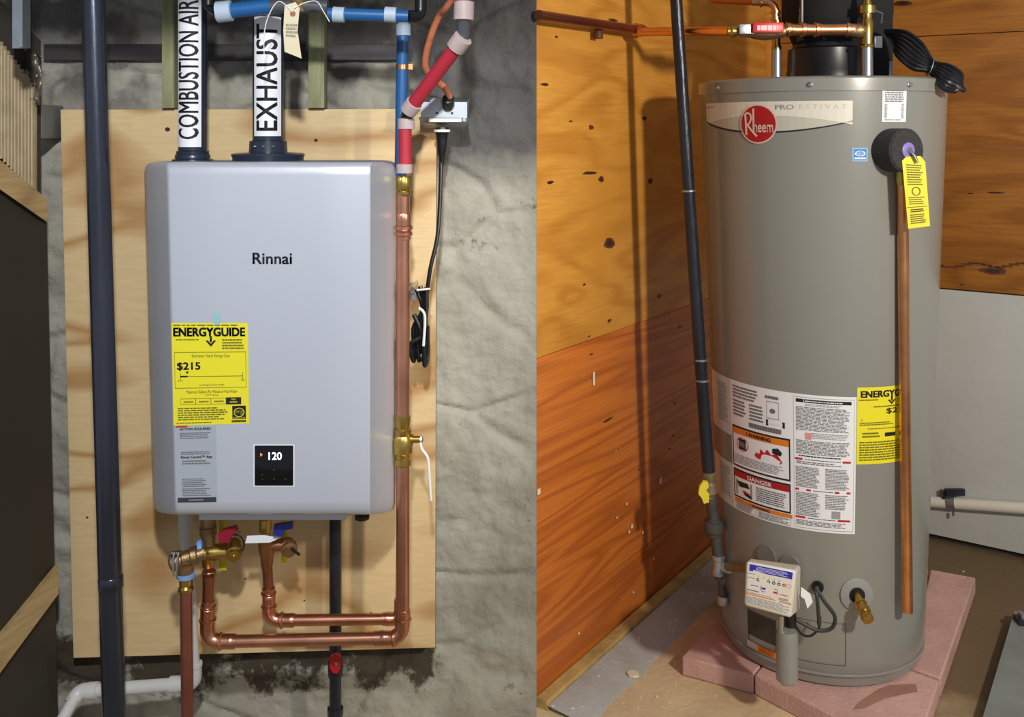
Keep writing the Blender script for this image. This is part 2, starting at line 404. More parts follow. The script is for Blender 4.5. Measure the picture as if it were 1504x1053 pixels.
# stone wall (displaced relief, thick)
mb = MB(); nx, nz = 250, 400; X0, X1, Z0, Z1 = -1.75, .0532, 0, 2.25
def relief(x, z):
    p = Vector((x*2.4, z*3.2, 3.1)); big = noise.noise(p)*.009
    cell = noise.voronoi(Vector((x*2.6+noise.noise(Vector((x*3, z*3, 9)))*.5, z*4.6+noise.noise(Vector((x*3, z*3, 1)))*.4, .5)))[0]
    j = cell[1]-cell[0]; joint = -.009*max(0, 1-j/.10)
    f = noise.fractal(Vector((x*16, z*16, 7)), .8, 2.1, 6)*.0055
    return big+joint+f
vs = []
for j in range(nz+1):
    for i in range(nx+1):
        x = X0+(X1-X0)*i/nx; z = Z0+(Z1-Z0)*j/nz
        e = min(1, (X1-x)/.03)
        vs.append((x, 2.138-relief(x, z)*e, z))
fs = [(j*(nx+1)+i, j*(nx+1)+i+1, (j+1)*(nx+1)+i+1, (j+1)*(nx+1)+i) for j in range(nz) for i in range(nx)]
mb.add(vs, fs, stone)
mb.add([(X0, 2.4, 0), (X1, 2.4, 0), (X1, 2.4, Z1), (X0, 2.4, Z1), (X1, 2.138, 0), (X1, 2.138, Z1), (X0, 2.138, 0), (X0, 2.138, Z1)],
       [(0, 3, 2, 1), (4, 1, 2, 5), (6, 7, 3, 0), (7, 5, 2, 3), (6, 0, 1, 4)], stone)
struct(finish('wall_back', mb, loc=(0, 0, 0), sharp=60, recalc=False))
# right hand room: plywood walls
def board_local(mbx, x0, x1, z0, z1, m, th=.012, y=0):
    mbx.box((x0, y, z0), (x1, y+th, z1), m, bev=.0015)
def wpanel(name, x0, x1, z0, z1, m, parent, y=0, th=.012, knots=(), hit=None, extra=None):
    q = MB(); board_local(q, x0, x1, z0, z1, m, th, y)
    for kn in knots:
        px, py, rx, rz, mm_ = kn; lx, lz = hit(px, py)
        n = 12; ph = random.random()*6
        def ring(k_, yy):
            return [(lx+k_*2.0*rx*math.cos(2*math.pi*k/n)*(1+.18*math.sin(3*2*math.pi*k/n+ph)), yy, lz+.8*k_*rz*math.sin(2*math.pi*k/n)*(1+.15*math.sin(2*2*math.pi*k/n+ph))) for k in range(n)]
        q.add(ring(1, y-.0004), [list(range(n))], mm_)
        if rx > .006: q.add(ring(.55, y-.0007), [list(range(n))], knot_d)
    if extra: extra(q)
    o = finish(name, q, loc=(0, 0, 0)); o.parent = parent; return o
q = MB(); q.box((0, .02, 0), (A_L+.2, .09, 2.6), dark_w); wl = place(struct(finish('wall_left', q, loc=(0,0,0))), A_O, A_A)
q = MB(); q.box((-.0, .02, 0), (2.2, .09, 2.6), dark_w); wr = place(struct(finish('wall_right', q, loc=(0,0,0))), B_O, B_A)
_, zs = walla(788, 527)
kn = [(868, 187, .006, .008, knot_m), (946, 174, .007, .008, knot_m), (883, 263, .007, .009, knot_m), (955, 266, .007, .01, knot_m), (895, 357, .014, .017, knot_m),
      (968, 435, .006, .007, knot_m), (895, 471, .005, .006, knot_m), (866, 254, .017, .005, knot_d), (808, 268, .007, .005, knot_d), (817, 54, .003, .004, knot_d), (858, 418, .003, .004, knot_d),
      (900, 30, .012, .006, knot_m), (838, 178, .004, .003, knot_m), (800, 124, .009, .004, knot_m), (865, 494, .003, .003, knot_d), (869, 520, .003, .003, knot_d)]
wpanel('panel', .0, A_L, zs+.001, 2.6, ply_r, wl, knots=kn, hit=walla)['label'] = 'upper golden plywood panel'
kn = [(990, 640, .009, .006, ply_r), (985, 660, .008, .006, ply_r), (910, 660, .007, .004, ply_r), (1000, 480, .006, .006, knot_m), (960, 570, .006, .005, ply_r), (895, 617, .014, .004, knot_m), (993, 592, .005, .004, knot_m),
      (940, 690, .008, .004, ply_r), (860, 552, .006, .004, ply_r)]
spk = mat('plaster_speck', (240, 226, 196), .7)
def specks(q):
    for (px, py, w_, h_) in [(872, 556, .0035, .016), (970, 706, .004, .008), (928, 773, .004, .004), (924, 781, .003, .003), (944, 782, .0025, .003), (920, 740, .0025, .003), (791, 722, .005, .006), (906, 760, .002, .002), (930, 870, .002, .002), (960, 820, .002, .002), (850, 930, .003, .002), (940, 905, .003, .002), (901, 930, .003, .003)]:
        lx, lz = walla(px, py); q.box((lx-w_, -.0016, lz-h_), (lx+w_, .0005, lz+h_), spk)
wpanel('panel', .0, A_L, .015, zs-.001, ply_o, wl, y=.004, knots=kn, hit=walla, extra=specks)['label'] = 'lower orange plywood panel'
# back wall panels
x_c, _ = wallb(1126, 300)
_, z52 = wallb(1400, 51); _, zw = wallb(1385, 424)
kn = [(1462, 283, .012, .004, knot_d), (1425, 284, .004, .003, knot_d), (1459, 398, .020, .013, knot_m), (1413, 418, .004, .004, knot_m), (1325, 5, .016, .010, knot_m), (1085, 14, .012, .02, knot_m), (1084, 98, .006, .006, knot_m)]
def crack(q):
    for i in range(14):
        px = 1372+i*10; lx, lz = wallb(px, 389+3*math.sin(i*.9)); q.box((lx, -.0006, lz-.003), (lx+.028, .001, lz+.003), knot_m)
wpanel('panel', .002, 2.2, zw+.002, z52-.001, ply_b, wr, knots=kn[:5], hit=wallb, extra=crack)['label'] = 'brown plywood panel above the white sheet'
wpanel('panel', .002, 2.2, z52+.001, 2.6, ply_b, wr, knots=[kn[4]], hit=wallb)['label'] = 'topmost brown plywood panel'
_, zb = wallb(1370, 795)
wpanel('panel', .002, 2.2, .02, zw-.002, white_m, wr, y=.0)['label'] = 'white painted sheet below the plywood'
q = MB(); 
x0b, _z = wallb(1104, 60)
# narrow golden board standing in the corner against wall_right
q.box((-.0, -.012, zw+.2), (max(.02, x0b if x0b > 0 else .02), -.0005, 2.6), ply_r, bev=.001)
o = finish('trim_1', q, loc=(0,0,0)); struct(place(o, B_O, B_A))
# cement fillet and timber strip along the foot of the plywood wall
q = MB()
q.add([(0, -.0, .0), (A_L, -.0, .0), (A_L, -.0, .022), (0, -.0, .022), (0, -.03, .0), (A_L, -.03, .0), (0, -.025, .02), (A_L, -.025, .02)],
      [(0, 1, 2, 3), (4, 5, 7, 6), (6, 7, 2, 3), (0, 3, 6, 4), (1, 5, 7, 2), (0, 4, 5, 1)], mat('old_foot_strip', (190, 158, 96), .7, var=.3, vscale=20, bump=.6))
struct(place(finish('baseboard_left', q, loc=(0,0,0)), A_O, A_A))
q = MB(); n = 40; vs = []
for i in range(n+1):
    x = A_L*i/n*.92; wv = .125+.02*noise.noise(Vector((x*6, 2, 2)))
    vs += [(x, -.03, .012), (x, -wv, .004), (x, -wv-.01, -.002)]
q.add(vs, [(3*i+k, 3*i+k+1, 3*i+k+4, 3*i+k+3) for i in range(n) for k in (0, 1)], curb_m)
struct(place(finish('trim_2', q, loc=(0,0,0)), A_O, A_A))
# left room ceiling, added shade beam and shadow strip
q = MB(); q.box((-1.75, .3, 2.25), (.05, 2.4, 2.33), dark_w); struct(finish('ceiling', q, loc=(0,0,2.25)))
q = MB(); q.box((-1.75, 1.13, HC+.475), (.02, 1.22, 2.25), dark_w); tag(finish('shade_beam', q), 'dark timber girder added unseen above the wall heater to shade the wall', 'beam')  # unseen girder added to shade the top of the stone wall
q = MB(); a = at(60, 64, 2.11); b_ = at(588, 88, 2.11); q.box((a.x, 2.121, b_.z), (b_.x, 2.15, a.z), dark_w, bev=.003)
tag(finish('shadow_strip', q), 'dark horizontal strip standing in for a shadow band behind the vent pipes', 'board')  # dark timber added where a shadow band crosses the stone
# studs
for px0, px1, lab in ((235, 259, 'greenish treated stud behind the narrow air intake pipe'), (451, 478, 'greenish treated stud between exhaust pipe and blue pipe')):
    q = MB(); a = at(px0, -60, 2.075); b_ = at(px1, 160.5, 2.10); q.box((a.x, 2.085, b_.z+.002), (b_.x, 2.12, 2.25), stud_m, bev=.002)
    tag(finish('wall_stud', q), lab, 'stud', 'treated studs on the stone wall')
# plywood backer board
q = MB(); c = [(89, 161), (641, 160), (639, 951), (108, 966)]
fr = [at(x, y, 2.10) for x, y in c]; bk = [p+Vector((0, .018, 0)) for p in fr]
q.add(fr, [(0, 3, 2, 1)], ply_l); q.add(fr+bk, [(4, 5, 6, 7), (0, 1, 5, 4), (1, 2, 6, 5), (2, 3, 7, 6), (3, 0, 4, 7)], ply_e)
for (px, py, r) in [(246, 190, 4), (464, 206, 3), (360, 850, 1.5), (545, 900, 1.5), (128, 760, 2), (447, 882, 1.5)]:
    p = at(px, py, 2.0995); rr = wpx(r, 2.1); q.add([p+Vector((rr*math.cos(k), 0, rr*math.sin(k)*.8)) for k in [i*.785 for i in range(8)]], [list(range(8))], knot_d)
tag(finish('plywood_board', q, loc=(fr[3].x, 2.10, fr[3].z), recalc=False), 'pale plywood backing board fixed to the stone wall behind the wall-hung heater', 'board')

# ------------------------------------------------------------------ wall-hung heater
YF = 1.83
base = at(394, 757, 2.09)
H = thing('tankless_heater', 'slim silver wall-hung tankless water heater with yellow energy label', 'water heater', (base.x, 2.09, base.z))
cols = [(0, .12), (.006, .100), (.018, .082), (.05, .050), (.094, .010), (.102, .0015), (.112, 0), (.30, 0), (.5, 0), (.7, 0), (.892, 0), (.901, .0015), (.908, .010), (.95, .050), (.982, .082), (.994, .100), (1, .12)]
def edge(u, top):
    d = min(u, 1-u)*370; r = 15
    return (r-math.sqrt(max(0, r*r-(r-d)**2))) if d < r else 0
mb = MB(); rows = 24; vs = []
for j in range(rows+1):
    t = j/rows; t = .5-.5*math.cos(math.pi*t)
    for (u, dp) in cols:
        yt = 238+edge(u, 1); yb = 756-edge(u, 0)*.9; y = yt+(yb-yt)*t
        xl = 208+14*(y-237)/520; xr = 581-2*(y-237)/520
        ed = min(t, 1-t)*520; dd = dp+(.012*(1-ed/7)**2 if ed < 7 else 0)
        xx = xl+(xr-xl)*u; p = at(xx, y, YF+dd*.9); vs.append((p.x, YF+dd, p.z))
nc = len(cols)
fs = [(j*nc+i, (j+1)*nc+i, (j+1)*nc+i+1, j*nc+i+1) for j in range(rows) for i in range(nc-1)]
mb.add(vs, fs, body_m)
loop = [i for i in range(nc)]+[j*nc+nc-1 for j in range(1, rows+1)]+[rows*nc+i for i in range(nc-2, -1, -1)]+[j*nc for j in range(rows-1, 0, -1)]
L_ = len(loop); r1 = [Vector(vs[k]) for k in loop]; cxm = base.x; czm = (r1[0].z+base.z)/2
r2 = [Vector((cxm+(p.x-cxm)*.985, 1.97, czm+(p.z-czm)*.998)) for p in r1]
r3 = [Vector((cxm+(p.x-cxm)*.955, 2.092, czm+(p.z-czm)*.99)) for p in r1]
mb.add(r1+r2+r3, [(a_*L_+k, a_*L_+(k+1) % L_, (a_+1)*L_+(k+1) % L_, (a_+1)*L_+k) for a_ in (0, 1) for k in range(L_)]+[[2*L_+k for k in range(L_)]], body_e)
bm = bmesh.new(); bv = [bm.verts.new(v) for v in mb.v]
for f, k in zip(mb.f, mb.m): bm.faces.new([bv[i] for i in f]).material_index = k
bmesh.ops.remove_doubles(bm, verts=bm.verts[:], dist=1e-5)
mm2 = MB(); mm2.mats = mb.mats; bm.verts.index_update(); mm2.v = [v.co.copy() for v in bm.verts]; mm2.f = [[v.index for v in f.verts] for f in bm.faces]; mm2.m = [f.material_index for f in bm.faces]; bm.free()
part('shell', mm2, H, sharp=50)
# bottom tray
q = MB(); a = at(292, 753, 1.875); b_ = at(508, 764, 1.875); q.box((a.x, 1.875, b_.z), (b_.x, 2.06, a.z+.01), mat('tray', (206, 208, 214), .4, .1), bev=.002); part('bottom_tray', q, H)
q = MB(); a = at(532, 757, 1.9); q.lathe(a, (0, 0, -1), [(0, .014), (.006, .014), (.008, .010)], blk_pl, 14); part('cable_grommet', q, H)
# logo, display, labels
d = Decal(plane_map([(371, 371), (429, 371), (429, 388), (371, 388)], YF)); d.text('Rinnai', 0, 0, 1, 1, mat('logo_ink', (52, 60, 74), .4), bold=.02); part('logo', d.mb, H)
q = MB(); a = at(374, 654, YF); b_ = at(431, 713, YF); q.box((a.x, YF-.002, b_.z), (b_.x, YF+.002, a.z), mat('display_glass', (8, 9, 13), .12), bev=.0015)
q.box((a.x-.002, YF-.0008, b_.z-.002), (b_.x+.002, YF+.001, a.z+.0015), label_w)
dp_ = part('control_panel', q, H, 'small black glass control panel')
d = Decal(plane_map([(374, 654), (431, 654), (431, 713), (374, 713)], YF-.0021)); d.text('120', .36, .17, .70, .36, mat('display_digits', (235, 240, 255), .5, emit=1.6), bold=.008)
d.poly([(.15, .18), (.21, .23), (.15, .28)], mat('display_amber', (240, 150, 70), .5, emit=.6), 2)
for s_, t_ in ((.2, .72), (.2, .83), (.5, .83), (.8, .83), (.5, .6)): d.rect(s_-.02, t_, s_+.02, t_+.015, mat('display_dim', (90, 96, 110), .5, emit=.1), 2)
o = finish('display_digits', d.mb, dp_, loc=wloc(dp_)); o.location = (0, 0, 0)
def energy(d, big=True):
    d.rect(0, 0, 1, 1, yellow, 1, n=8)
    if big: d.text('ENERGYGUIDE', .02, .045, .965, .135, label_k, bold=.045); u = .512; k = 1
    else: d.text('ENERGYGUI', .06, .045, 1.0, .135, label_k, bold=.045); u = .655; k = 1.2
    d.rect(u-.015*k, .13, u+.015*k, .19, label_k, 2); d.poly([(u-.07*k, .175), (u-.04*k, .172), (u, .205), (u+.04*k, .172), (u+.07*k, .175), (u, .235)], label_k, 2)
# energy guide label
d = Decal(plane_map([(252, 474), (364, 474), (366, 622), (255, 625)], YF)); energy(d)
d.lines(.02, .012, .95, .035, 1, olive, wd=.05); d.lines(.66, .155, .97, .265, 4, olive); d.lines(.05, .155, .42, .175, 1, olive)
def frame(d, s0, t0, s1, t1, m, w_=.006, lay=2):
    d.rect(s0, t0, s1, t0+w_, m, lay, n=6); d.rect(s0, t1-w_, s1, t1, m, lay, n=6); d.rect(s0, t0, s0+w_, t1, m, lay); d.rect(s1-w_, t0, s1, t1, m, lay)
frame(d, .03, .285, .97, .64, olive, .005)
d.text('Estimated Yearly Energy Cost', .26, .31, .76, .345, label_k); d.text('$215', .06, .385, .37, .47, label_k, bold=.03)
d.poly([(.17, .475), (.22, .475), (.195, .50)], label_k, 2); d.rect(.1, .522, .92, .527, label_k, 2); d.rect(.1, .516, .2, .532, label_k, 2); d.rect(.1, .49, .106, .555, label_k, 2); d.rect(.92, .49, .926, .555, label_k, 2)
d.text('$199', .07, .555, .13, .578, olive); d.text('$282', .9, .555, .95, .578, olive)
d.text('Cost Range of Similar Models', .35, .6, .68, .622, label_k)
d.text('Maximum Gallons Per Minute of Hot Water', .18, .66, .85, .69, label_k); d.text('(77°F Rise)', .43, .70, .6, .725, olive)
for k in range(3): frame(d, .1+.2*k, .74, .3+.2*k, .80, olive, .004); d.lines(.14+.2*k, .76, .27+.2*k, .785, 1, olive, ragged=0)
d.rect(.7, .735, .9, .805, label_k, 2); d.text('High', .77, .745, .83, .765, yellow, 3); d.lines(.75, .772, .86, .79, 1, yellow, 3)
d.lines(.06, .825, .72, .955, 6, olive, wd=.04); d.rect(.78, .82, .96, .95, label_k, 2); frame(d, .8, .83, .94, .92, label_k)
d.ell(.87, .885, .07, .045, yellow, 3, inner=.86); d.text('energy', .80, .865, .93, .905, yellow, 4, bold=.02); d.text('ENERGY STAR', .79, .932, .95, .946, yellow, 3)
d.lines(.77, .96, .96, .985, 1, label_k, fill=.9, wd=.02, ragged=0); d.lines(.04, .97, .55, .985, 1, olive)
part('energy_label', d.mb, H, 'bright yellow energy guide label')
d = Decal(plane_map([(313, 460), (323, 460), (323, 477), (314, 477)], YF-.0002)); d.rect(0, 0, 1, 1, mat('teal_tape', (150, 200, 204), .5), 2); part('tape_strip', d.mb, H, 'pale teal strip of tape')
gl = mat('grey_label', (172, 178, 186), .5)
d = Decal(plane_map([(258, 627), (317, 625), (319, 737), (260, 738)], YF)); d.rect(0, 0, 1, 1, gl, 1)
d.text('ACTION REQUIRED', .10, .018, .88, .055, label_k, bold=.03); d.lines(.1, .075, .88, .165, 4, label_g); d.lines(.12, .325, .86, .375, 2, label_g)
d.text('Rinnai Central™ App', .12, .385, .9, .43, label_k, bold=.03); d.lines(.15, .44, .85, .505, 2, label_g)
d.lines(.14, .68, .75, .80, 5, label_g); d.lines(.14, .81, .85, .92, 5, label_g); d.rect(.02, .935, .98, 1.0, mat('label_dark', (58, 60, 66), .5), 2); d.lines(.3, .955, .75, .98, 1, label_lg, 3)
d.rect(0, -.012, .3, .006, redpr, 3)
part('notice_label', d.mb, H, 'grey notice label headed ACTION REQUIRED')

# flue flanges and pipes
ZT = HC-(237-HZ)/F*YF-.002
def vp(name, cxp, Y, rp, lab, fl, txt, tp, bottom=None):
    c = at(cxp, 0, Y); r = wpx(rp, Y); z0 = ZT-.006
    T = thing(name, lab, 'vent pipe', (c.x, Y, z0))
    q = MB(); q.lathe((c.x, Y, z0), (0, 0, 1), [(0, wpx(r_, Y)) if i == 0 else (z_, wpx(r_, Y)) for i, (z_, r_) in enumerate(fl)], navy_pvc, 40); fo = part('flange', q, T)
    q = MB(); q.lathe((c.x, Y, z0+fl[-1][0]-.01), (0, 0, 1), [(0, r), (2.25-z0-fl[-1][0]+.01, r)], navy_pvc, 40); part('pipe', q, T)
    (sy0, sy1, ax0, ax1) = tp; zt = at(0, sy0, Y-r).z; zb_ = at(0, sy1, Y-r).z
    va = math.atan2(c.x, Y)  # bearing of camera
    def fn(s_, t_, off):
        sx = ax0+(ax1-ax0)*s_; a_ = math.asin(max(-1, min(1, sx))); a2 = a_+va
        return Vector((c.x+(r+off)*math.sin(a_-va*0+va*0)-0, Y-(r+off)*math.cos(a_), zt+(zb_-zt)*t_))
    d = Decal(fn); d.rect(0, 0, 1, 1, label_w, 1, n=14); d.text(txt[0], txt[1], txt[2], txt[3], txt[4], label_k, 2, bold=.014, rot=True, cuts=8)
    part('pipe_label', d.mb, T, 'white wrap label lettered '+txt[0].lower()); return T, fo, c, r
vp('vent_pipe', 283, 1.95, 20.5, 'narrow dark vent pipe labelled combustion air intake', [(0, 29), (.004, 29.5), (.008, 29), (.010, 25), (.016, 25), (.02, 23), (.024, 23.5), (.026, 20.6)],
   ('COMBUSTION AIR IN', .08, .15, .92, .96), (-75, 216, -.90, .80))
T, fo, c, r = vp('vent_pipe', 394, 1.96, 22.5, 'wide dark vent pipe labelled exhaust, on the broad flange', [(0, 50), (.006, 51), (.012, 51), (.016, 53), (.018, 53), (.02, 50), (.022, 28), (.03, 27.5), (.044, 27), (.046, 22.6)],
   ('EXHAUST', .1, .06, .9, .955), (24, 200, -.72, .92))
for k in (-.5, 0, .5):
    q = MB(); p = Vector((c.x+wpx(27.5, 1.96)*math.sin(k), 1.96-wpx(27.5, 1.96)*math.cos(k), ZT+.028)); q.lathe(p, (math.sin(k), -math.cos(k), 0), [(-.002, .0025), (.002, .0025), (.003, .0015)], steel, 8); o = finish('screw', q, fo, loc=wloc(fo)); o.location = (0, 0, 0)

# ------------------------------------------------------------------ left room pipes
def ring_prof(r, segs):
    """segs: list of (t, dr) control points on pipe radius r"""
    return [(t, r+dr) for t, dr in segs]
def fitting(q, p, dirv, r, L, m, n=20):   # press fitting sleeve with two raised beads
    q.lathe(p, dirv, [(0, r*1.04), (.001, r*1.13), (L*.12, r*1.13), (L*.18, r*1.38), (L*.28, r*1.38), (L*.34, r*1.14), (L*.66, r*1.14), (L*.72, r*1.16), (L*.94, r*1.16), (L, r*1.05)], m, n)
def P(x, y, Y): return at(x, y, Y)
# tall black iron pipe
tall_m = mat('tall_pipe_black', (62, 66, 78), .3, .6, var=.4, vscale=16, bump=.35, bscale=60, stretch=(1, 1, .15), coat=.4)
T = thing('iron_pipe', 'tall thick black iron pipe standing left of the wall heater', 'pipe', (P(168, 1053, 1.85).x, 1.85, 0))
q = MB(); top = P(131, -200, 1.85); bot = P(168.5, 1080, 1.85); dz = (bot-top)/(bot.z-top.z)
p0 = bot+dz*(0.0-bot.z); p1 = bot+dz*(1.9-bot.z)
q.tube([p0, p1], wpx(16.5, 1.85), tall_m, 30); part('pipe', q, T)
q = MB(); m_ = P(162.6, 855, 1.85); q.tube([m_-dz*.012, m_-dz*.010, m_+dz*.010, m_+dz*.012], [wpx(16.6, 1.85), wpx(17.6, 1.85), wpx(17.6, 1.85), wpx(16.6, 1.85)], tall_m, 30); part('coupling', q, T)

# copper line 1 (outer): red sleeves above, valve, down, across, up to the hot service valve
Yc = 1.93; rc = wpx(9.7, Yc)
T = thing('copper_pipe_run', 'outer copper pipe run with brass ball valve, rising right of the heater', 'pipe', tuple(P(310, 940, Yc)))
q = MB(); q.tube([P(592, 285, Yc), P(591.5, 905, Yc)], rc, copper, 22); part('pipe', q, T)
q = MB(); q.tube([P(565, 937, Yc), P(335, 942, Yc)], rc*.93, copper, 22); part('pipe', q, T)
q = MB(); q.tube(rounded([P(591.5, 895, Yc), P(591, 937, Yc), P(550, 937.5, Yc)], .034), rc*1.1, copper, 20); fitting(q, P(591.5, 912, Yc), (0, 0, 1), rc, .018, copper); fitting(q, P(585, 937, Yc), (-1, 0, 0), rc*.95, .036, copper); part('elbow', q, T)
q = MB(); q.tube(rounded([P(345, 942, Yc), P(304, 942, Yc), P(305, 900, Yc)], .04), rc*1.1, copper, 20); fitting(q, P(318, 942, Yc), (1, 0, 0), rc*.95, .034, copper); fitting(q, P(305, 915, Yc), (0, 0, 1), rc*.95, .03, copper); part('elbow', q, T)
q = MB(); q.tube([P(305, 905, Yc), P(306, 846, Yc)], rc*.85, copper_dk, 20); part('pipe', q, T)
q = MB(); fitting(q, P(305, 893, Yc), (0, 0, 1), rc*.88, .014, copper); part('coupling', q, T)
q = MB(); fitting(q, P(593, 352, Yc), (0, 0, 1), rc*.95, .052, copper); q.lathe(P(593, 338, Yc), (0, 0, 1), [(0, rc*1.14), (.002, rc*1.34), (.008, rc*1.34), (.010, rc*1.14)], copper, 20); part('coupling', q, T)
# brass ball valve body
q = MB(); q.lathe(P(591.5, 684, Yc), (0, 0, 1), [(0, rc*1.02), (.002, rc*1.25), (.014, rc*1.25), (.016, rc*1.05), (.022, rc*1.1), (.026, rc*1.45), (.038, rc*1.5), (.052, rc*1.5), (.06, rc*1.2), (.066, rc*1.3), (.072, rc*1.3), (.074, rc*1.02), (.09, rc*1.2), (.098, rc*1.2), (.1, rc)], brass, 20)
q.lathe(P(598, 645, Yc), (1, -.05, 0), [(0, .010), (.012, .010), (.013, .007), (.026, .007)], brass, 14); vb = part('valve_body', q, T)
q = MB(); q.lathe(P(617, 645, Yc), (1, 0, 0), [(0, .007), (.004, .007), (.006, .004)], steel, 6)
hp = spline([P(617, 650, Yc-.005), P(620, 660, Yc-.006), P(628, 672, Yc-.006), P(630, 690, Yc-.006), P(633, 735, Yc-.004)], 5)
q.tube(hp, .0028, wht, 8); o = finish('handle', q, vb, loc=wloc(vb)); o.location = (0, 0, 0); o['label'] = 'white lever handle'
# brass adaptor + red/pale sleeves
q = MB(); q.lathe(P(593, 288, Yc), (0, 0, 1), [(0, rc*.98), (.004, rc*1.1), (.008, rc*1.1), (.010, rc*.95), (.014, rc*1.15), (.036, rc*1.15), (.04, rc*.95)], brass, 20); part('adaptor', q, T)
q = MB(); q.lathe(P(594, 254, Yc), (.0, 0, 1), [(0, rc*1.2), (.016, rc*1.24), (.018, rc*1.0)], palep, 20); part('collar', q, T)
q = MB(); q.lathe(P(595, 242, Yc), (.0, 0, 1), [(0, rc*1.0), (.085, rc*1.0)], redins, 20); part('sleeve', q, T, 'red lower pipe sleeve')
q = MB(); q.lathe(P(596.5, 190, Yc), (.0, 0, 1), [(0, rc*1.0), (.001, rc*1.28), (.020, rc*1.28), (.022, rc)], palep, 20); part('collar', q, T)
q = MB(); a = P(597, 172, Yc); b_ = P(604, 160, Yc-.02); q.tube(rounded([P(597, 178, Yc), a, b_], .01), rc*.95, blk_pl, 18); part('elbow', q, T, 'dark elbow')
a = P(602, 160, Yc-.02); b_ = P(671, 68, Yc-.10); dd = (b_-a)
q = MB(); q.tube([a, b_], rc*1.05, redins, 22); part('sleeve', q, T, 'slanting red pipe sleeve')
q = MB(); q.tube([a-dd*.04, a-dd*.035, a+dd*.10, a+dd*.105], [rc, rc*1.3, rc*1.3, rc], palep, 20); part('collar', q, T); q = MB(); q.tube([b_-dd*.03, b_-dd*.025, b_+dd*.13, b_+dd*.135], [rc, rc*1.42, rc*1.42, rc*1.1], palep, 22); part('collar', q, T)
gry = mat('grey_elbow', (84, 86, 90), .35, .2)
q = MB(); q.tube(rounded([P(676, 62, Yc-.10), P(681, 52, Yc-.1), P(681, 25, Yc-.11)], .015), rc*1.02, gry, 20); part('elbow', q, T, 'dark grey elbow')
q = MB(); q.lathe(P(681, 30, Yc-.11), (.03, 0, 1), [(0, rc), (.001, rc*1.45), (.034, rc*1.45), (.036, rc)], palep, 22); part('collar', q, T)
q = MB(); q.lathe(P(680, 10, Yc-.11), (.03, 0, 1), [(0, rc*1.1), (.65, rc*1.1)], redins, 22); part('sleeve', q, T, 'red upper pipe sleeve')

# copper line 2 (inner)
Y2 = 1.99; r2_ = wpx(9, Y2)
T = thing('copper_pipe_run', 'inner shorter copper pipe run under the wall heater, above the longer one', 'pipe', tuple(P(395, 910, Y2)))
q = MB(); q.tube([P(575, 909, Y2), P(420, 911, Y2)], r2_*.92, copper, 20); part('pipe', q, T)
q = MB(); q.tube(rounded([P(430, 911, Y2), P(394, 911, Y2), P(395, 875, Y2)], .038), r2_*1.06, copper, 20); fitting(q, P(408, 911, Y2), (1, 0, 0), r2_*.95, .034, copper); fitting(q, P(395, 895, Y2), (0, 0, 1), r2_*.92, .03, copper); part('elbow', q, T)
q = MB(); q.tube([P(395, 880, Y2), P(391, 800, Y2)], r2_*.82, copper_dk, 20); part('pipe', q, T)
q = MB(); fitting(q, P(394.5, 873, Y2), (0, 0, 1), r2_*.9, .014, copper); part('coupling', q, T)
q = MB(); q.tube(rounded([P(562, 909, Y2), P(588, 909, Y2), P(588, 880, Y2)], .03), r2_*1.03, copper, 20); fitting(q, P(588, 909, Y2), (-1, 0, 0), r2_*.95, .030, copper); part('elbow', q, T)
q = MB(); q.tube([P(588, 890, Y2), P(592, 500, Y2)], r2_*.8, copper_dk, 18); part('pipe', q, T)

# service valves under the heater
Yv = 1.95
def handle(q, x0, y0, x1, y1, Y, m):
    a = P(x0, y0, Y); b = P(x1, y1, Y); q.box((a.x, Y, b.z), (b.x, Y+.004, a.z), m, bev=.0015)
ypm = mat('yellow_handle', (206, 190, 30), .4)
T = thing('service_valve', 'brass service valve with crimson knob and yellow lever under the heater', 'valve', tuple(P(312, 810, Yv)))
q = MB(); q.lathe(P(305.5, 800, Yv), (0, 0, 1), [(0, .014), (.020, .014), (.021, .0165), (.036, .0165), (.037, .0145), (.075, .0145)], bronze, 20); part('nut', q, T)
q = MB(); q.lathe(P(284, 812, Yv), (1, .0, .03), [(0, .013), (.02, .015), (.03, .017), (.045, .016), (.06, .014), (.075, .0145), (.077, .017), (.09, .017)], brass, 22)
q.lathe(P(306, 832, Yv), (0, 0, 1), [(0, .012), (.01, .0135), (.02, .0155), (.034, .0165)], brass, 20); q.lathe(P(307, 838, Yv), (0, 0, -1), [(0, .0125), (.004, .0145), (.010, .0145), (.011, .0135), (.022, .0135), (.024, .012)], copper, 20); part('valve_body', q, T)
q = MB(); q.lathe(P(344, 807, Yv-.005), (.25, -1, -.25), [(-.02, .013), (0, .0165), (.014, .0165), (.015, .013), (.022, .012), (.023, .004), (.026, .004)], brass, 20); part('drain_cap', q, T)
q = MB(); tor = [P(345, 800, Yv-.02)+Vector((.018*math.cos(k), .0, .020*math.sin(k))) for k in [i*.4 for i in range(-3, 9)]]; q.tube(tor, .0016, blk_pl, 8); q.tube([P(345, 789, Yv-.02), P(353, 780, Yv-.02)], .0013, steel, 6); part('cap_tether', q, T)
q = MB(); kp = P(333, 790, Yv-.04)
q.prism([P(x, y, Yv-.045) for x, y in ((320, 785), (327, 779), (345, 774), (348, 781), (338, 789), (337, 797), (322, 797))], (0, .012, 0), mat('crimson_knob', (150, 18, 44), .35)); part('knob', q, T, 'crimson knob')
q = MB(); handle(q, 321.5, 762, 333, 838, Yv+.03, ypm); part('handle', q, T, 'yellow lever')
T = thing('service_valve', 'bronze service valve with navy knob and yellow lever under the heater', 'valve', tuple(P(392, 810, Y2)))
q = MB(); q.lathe(P(389.5, 792, Yv), (0, 0, 1), [(0, .009), (.014, .009), (.016, .012), (.04, .012), (.042, .010), (.05, .010)], brass, 20); part('nut', q, T)
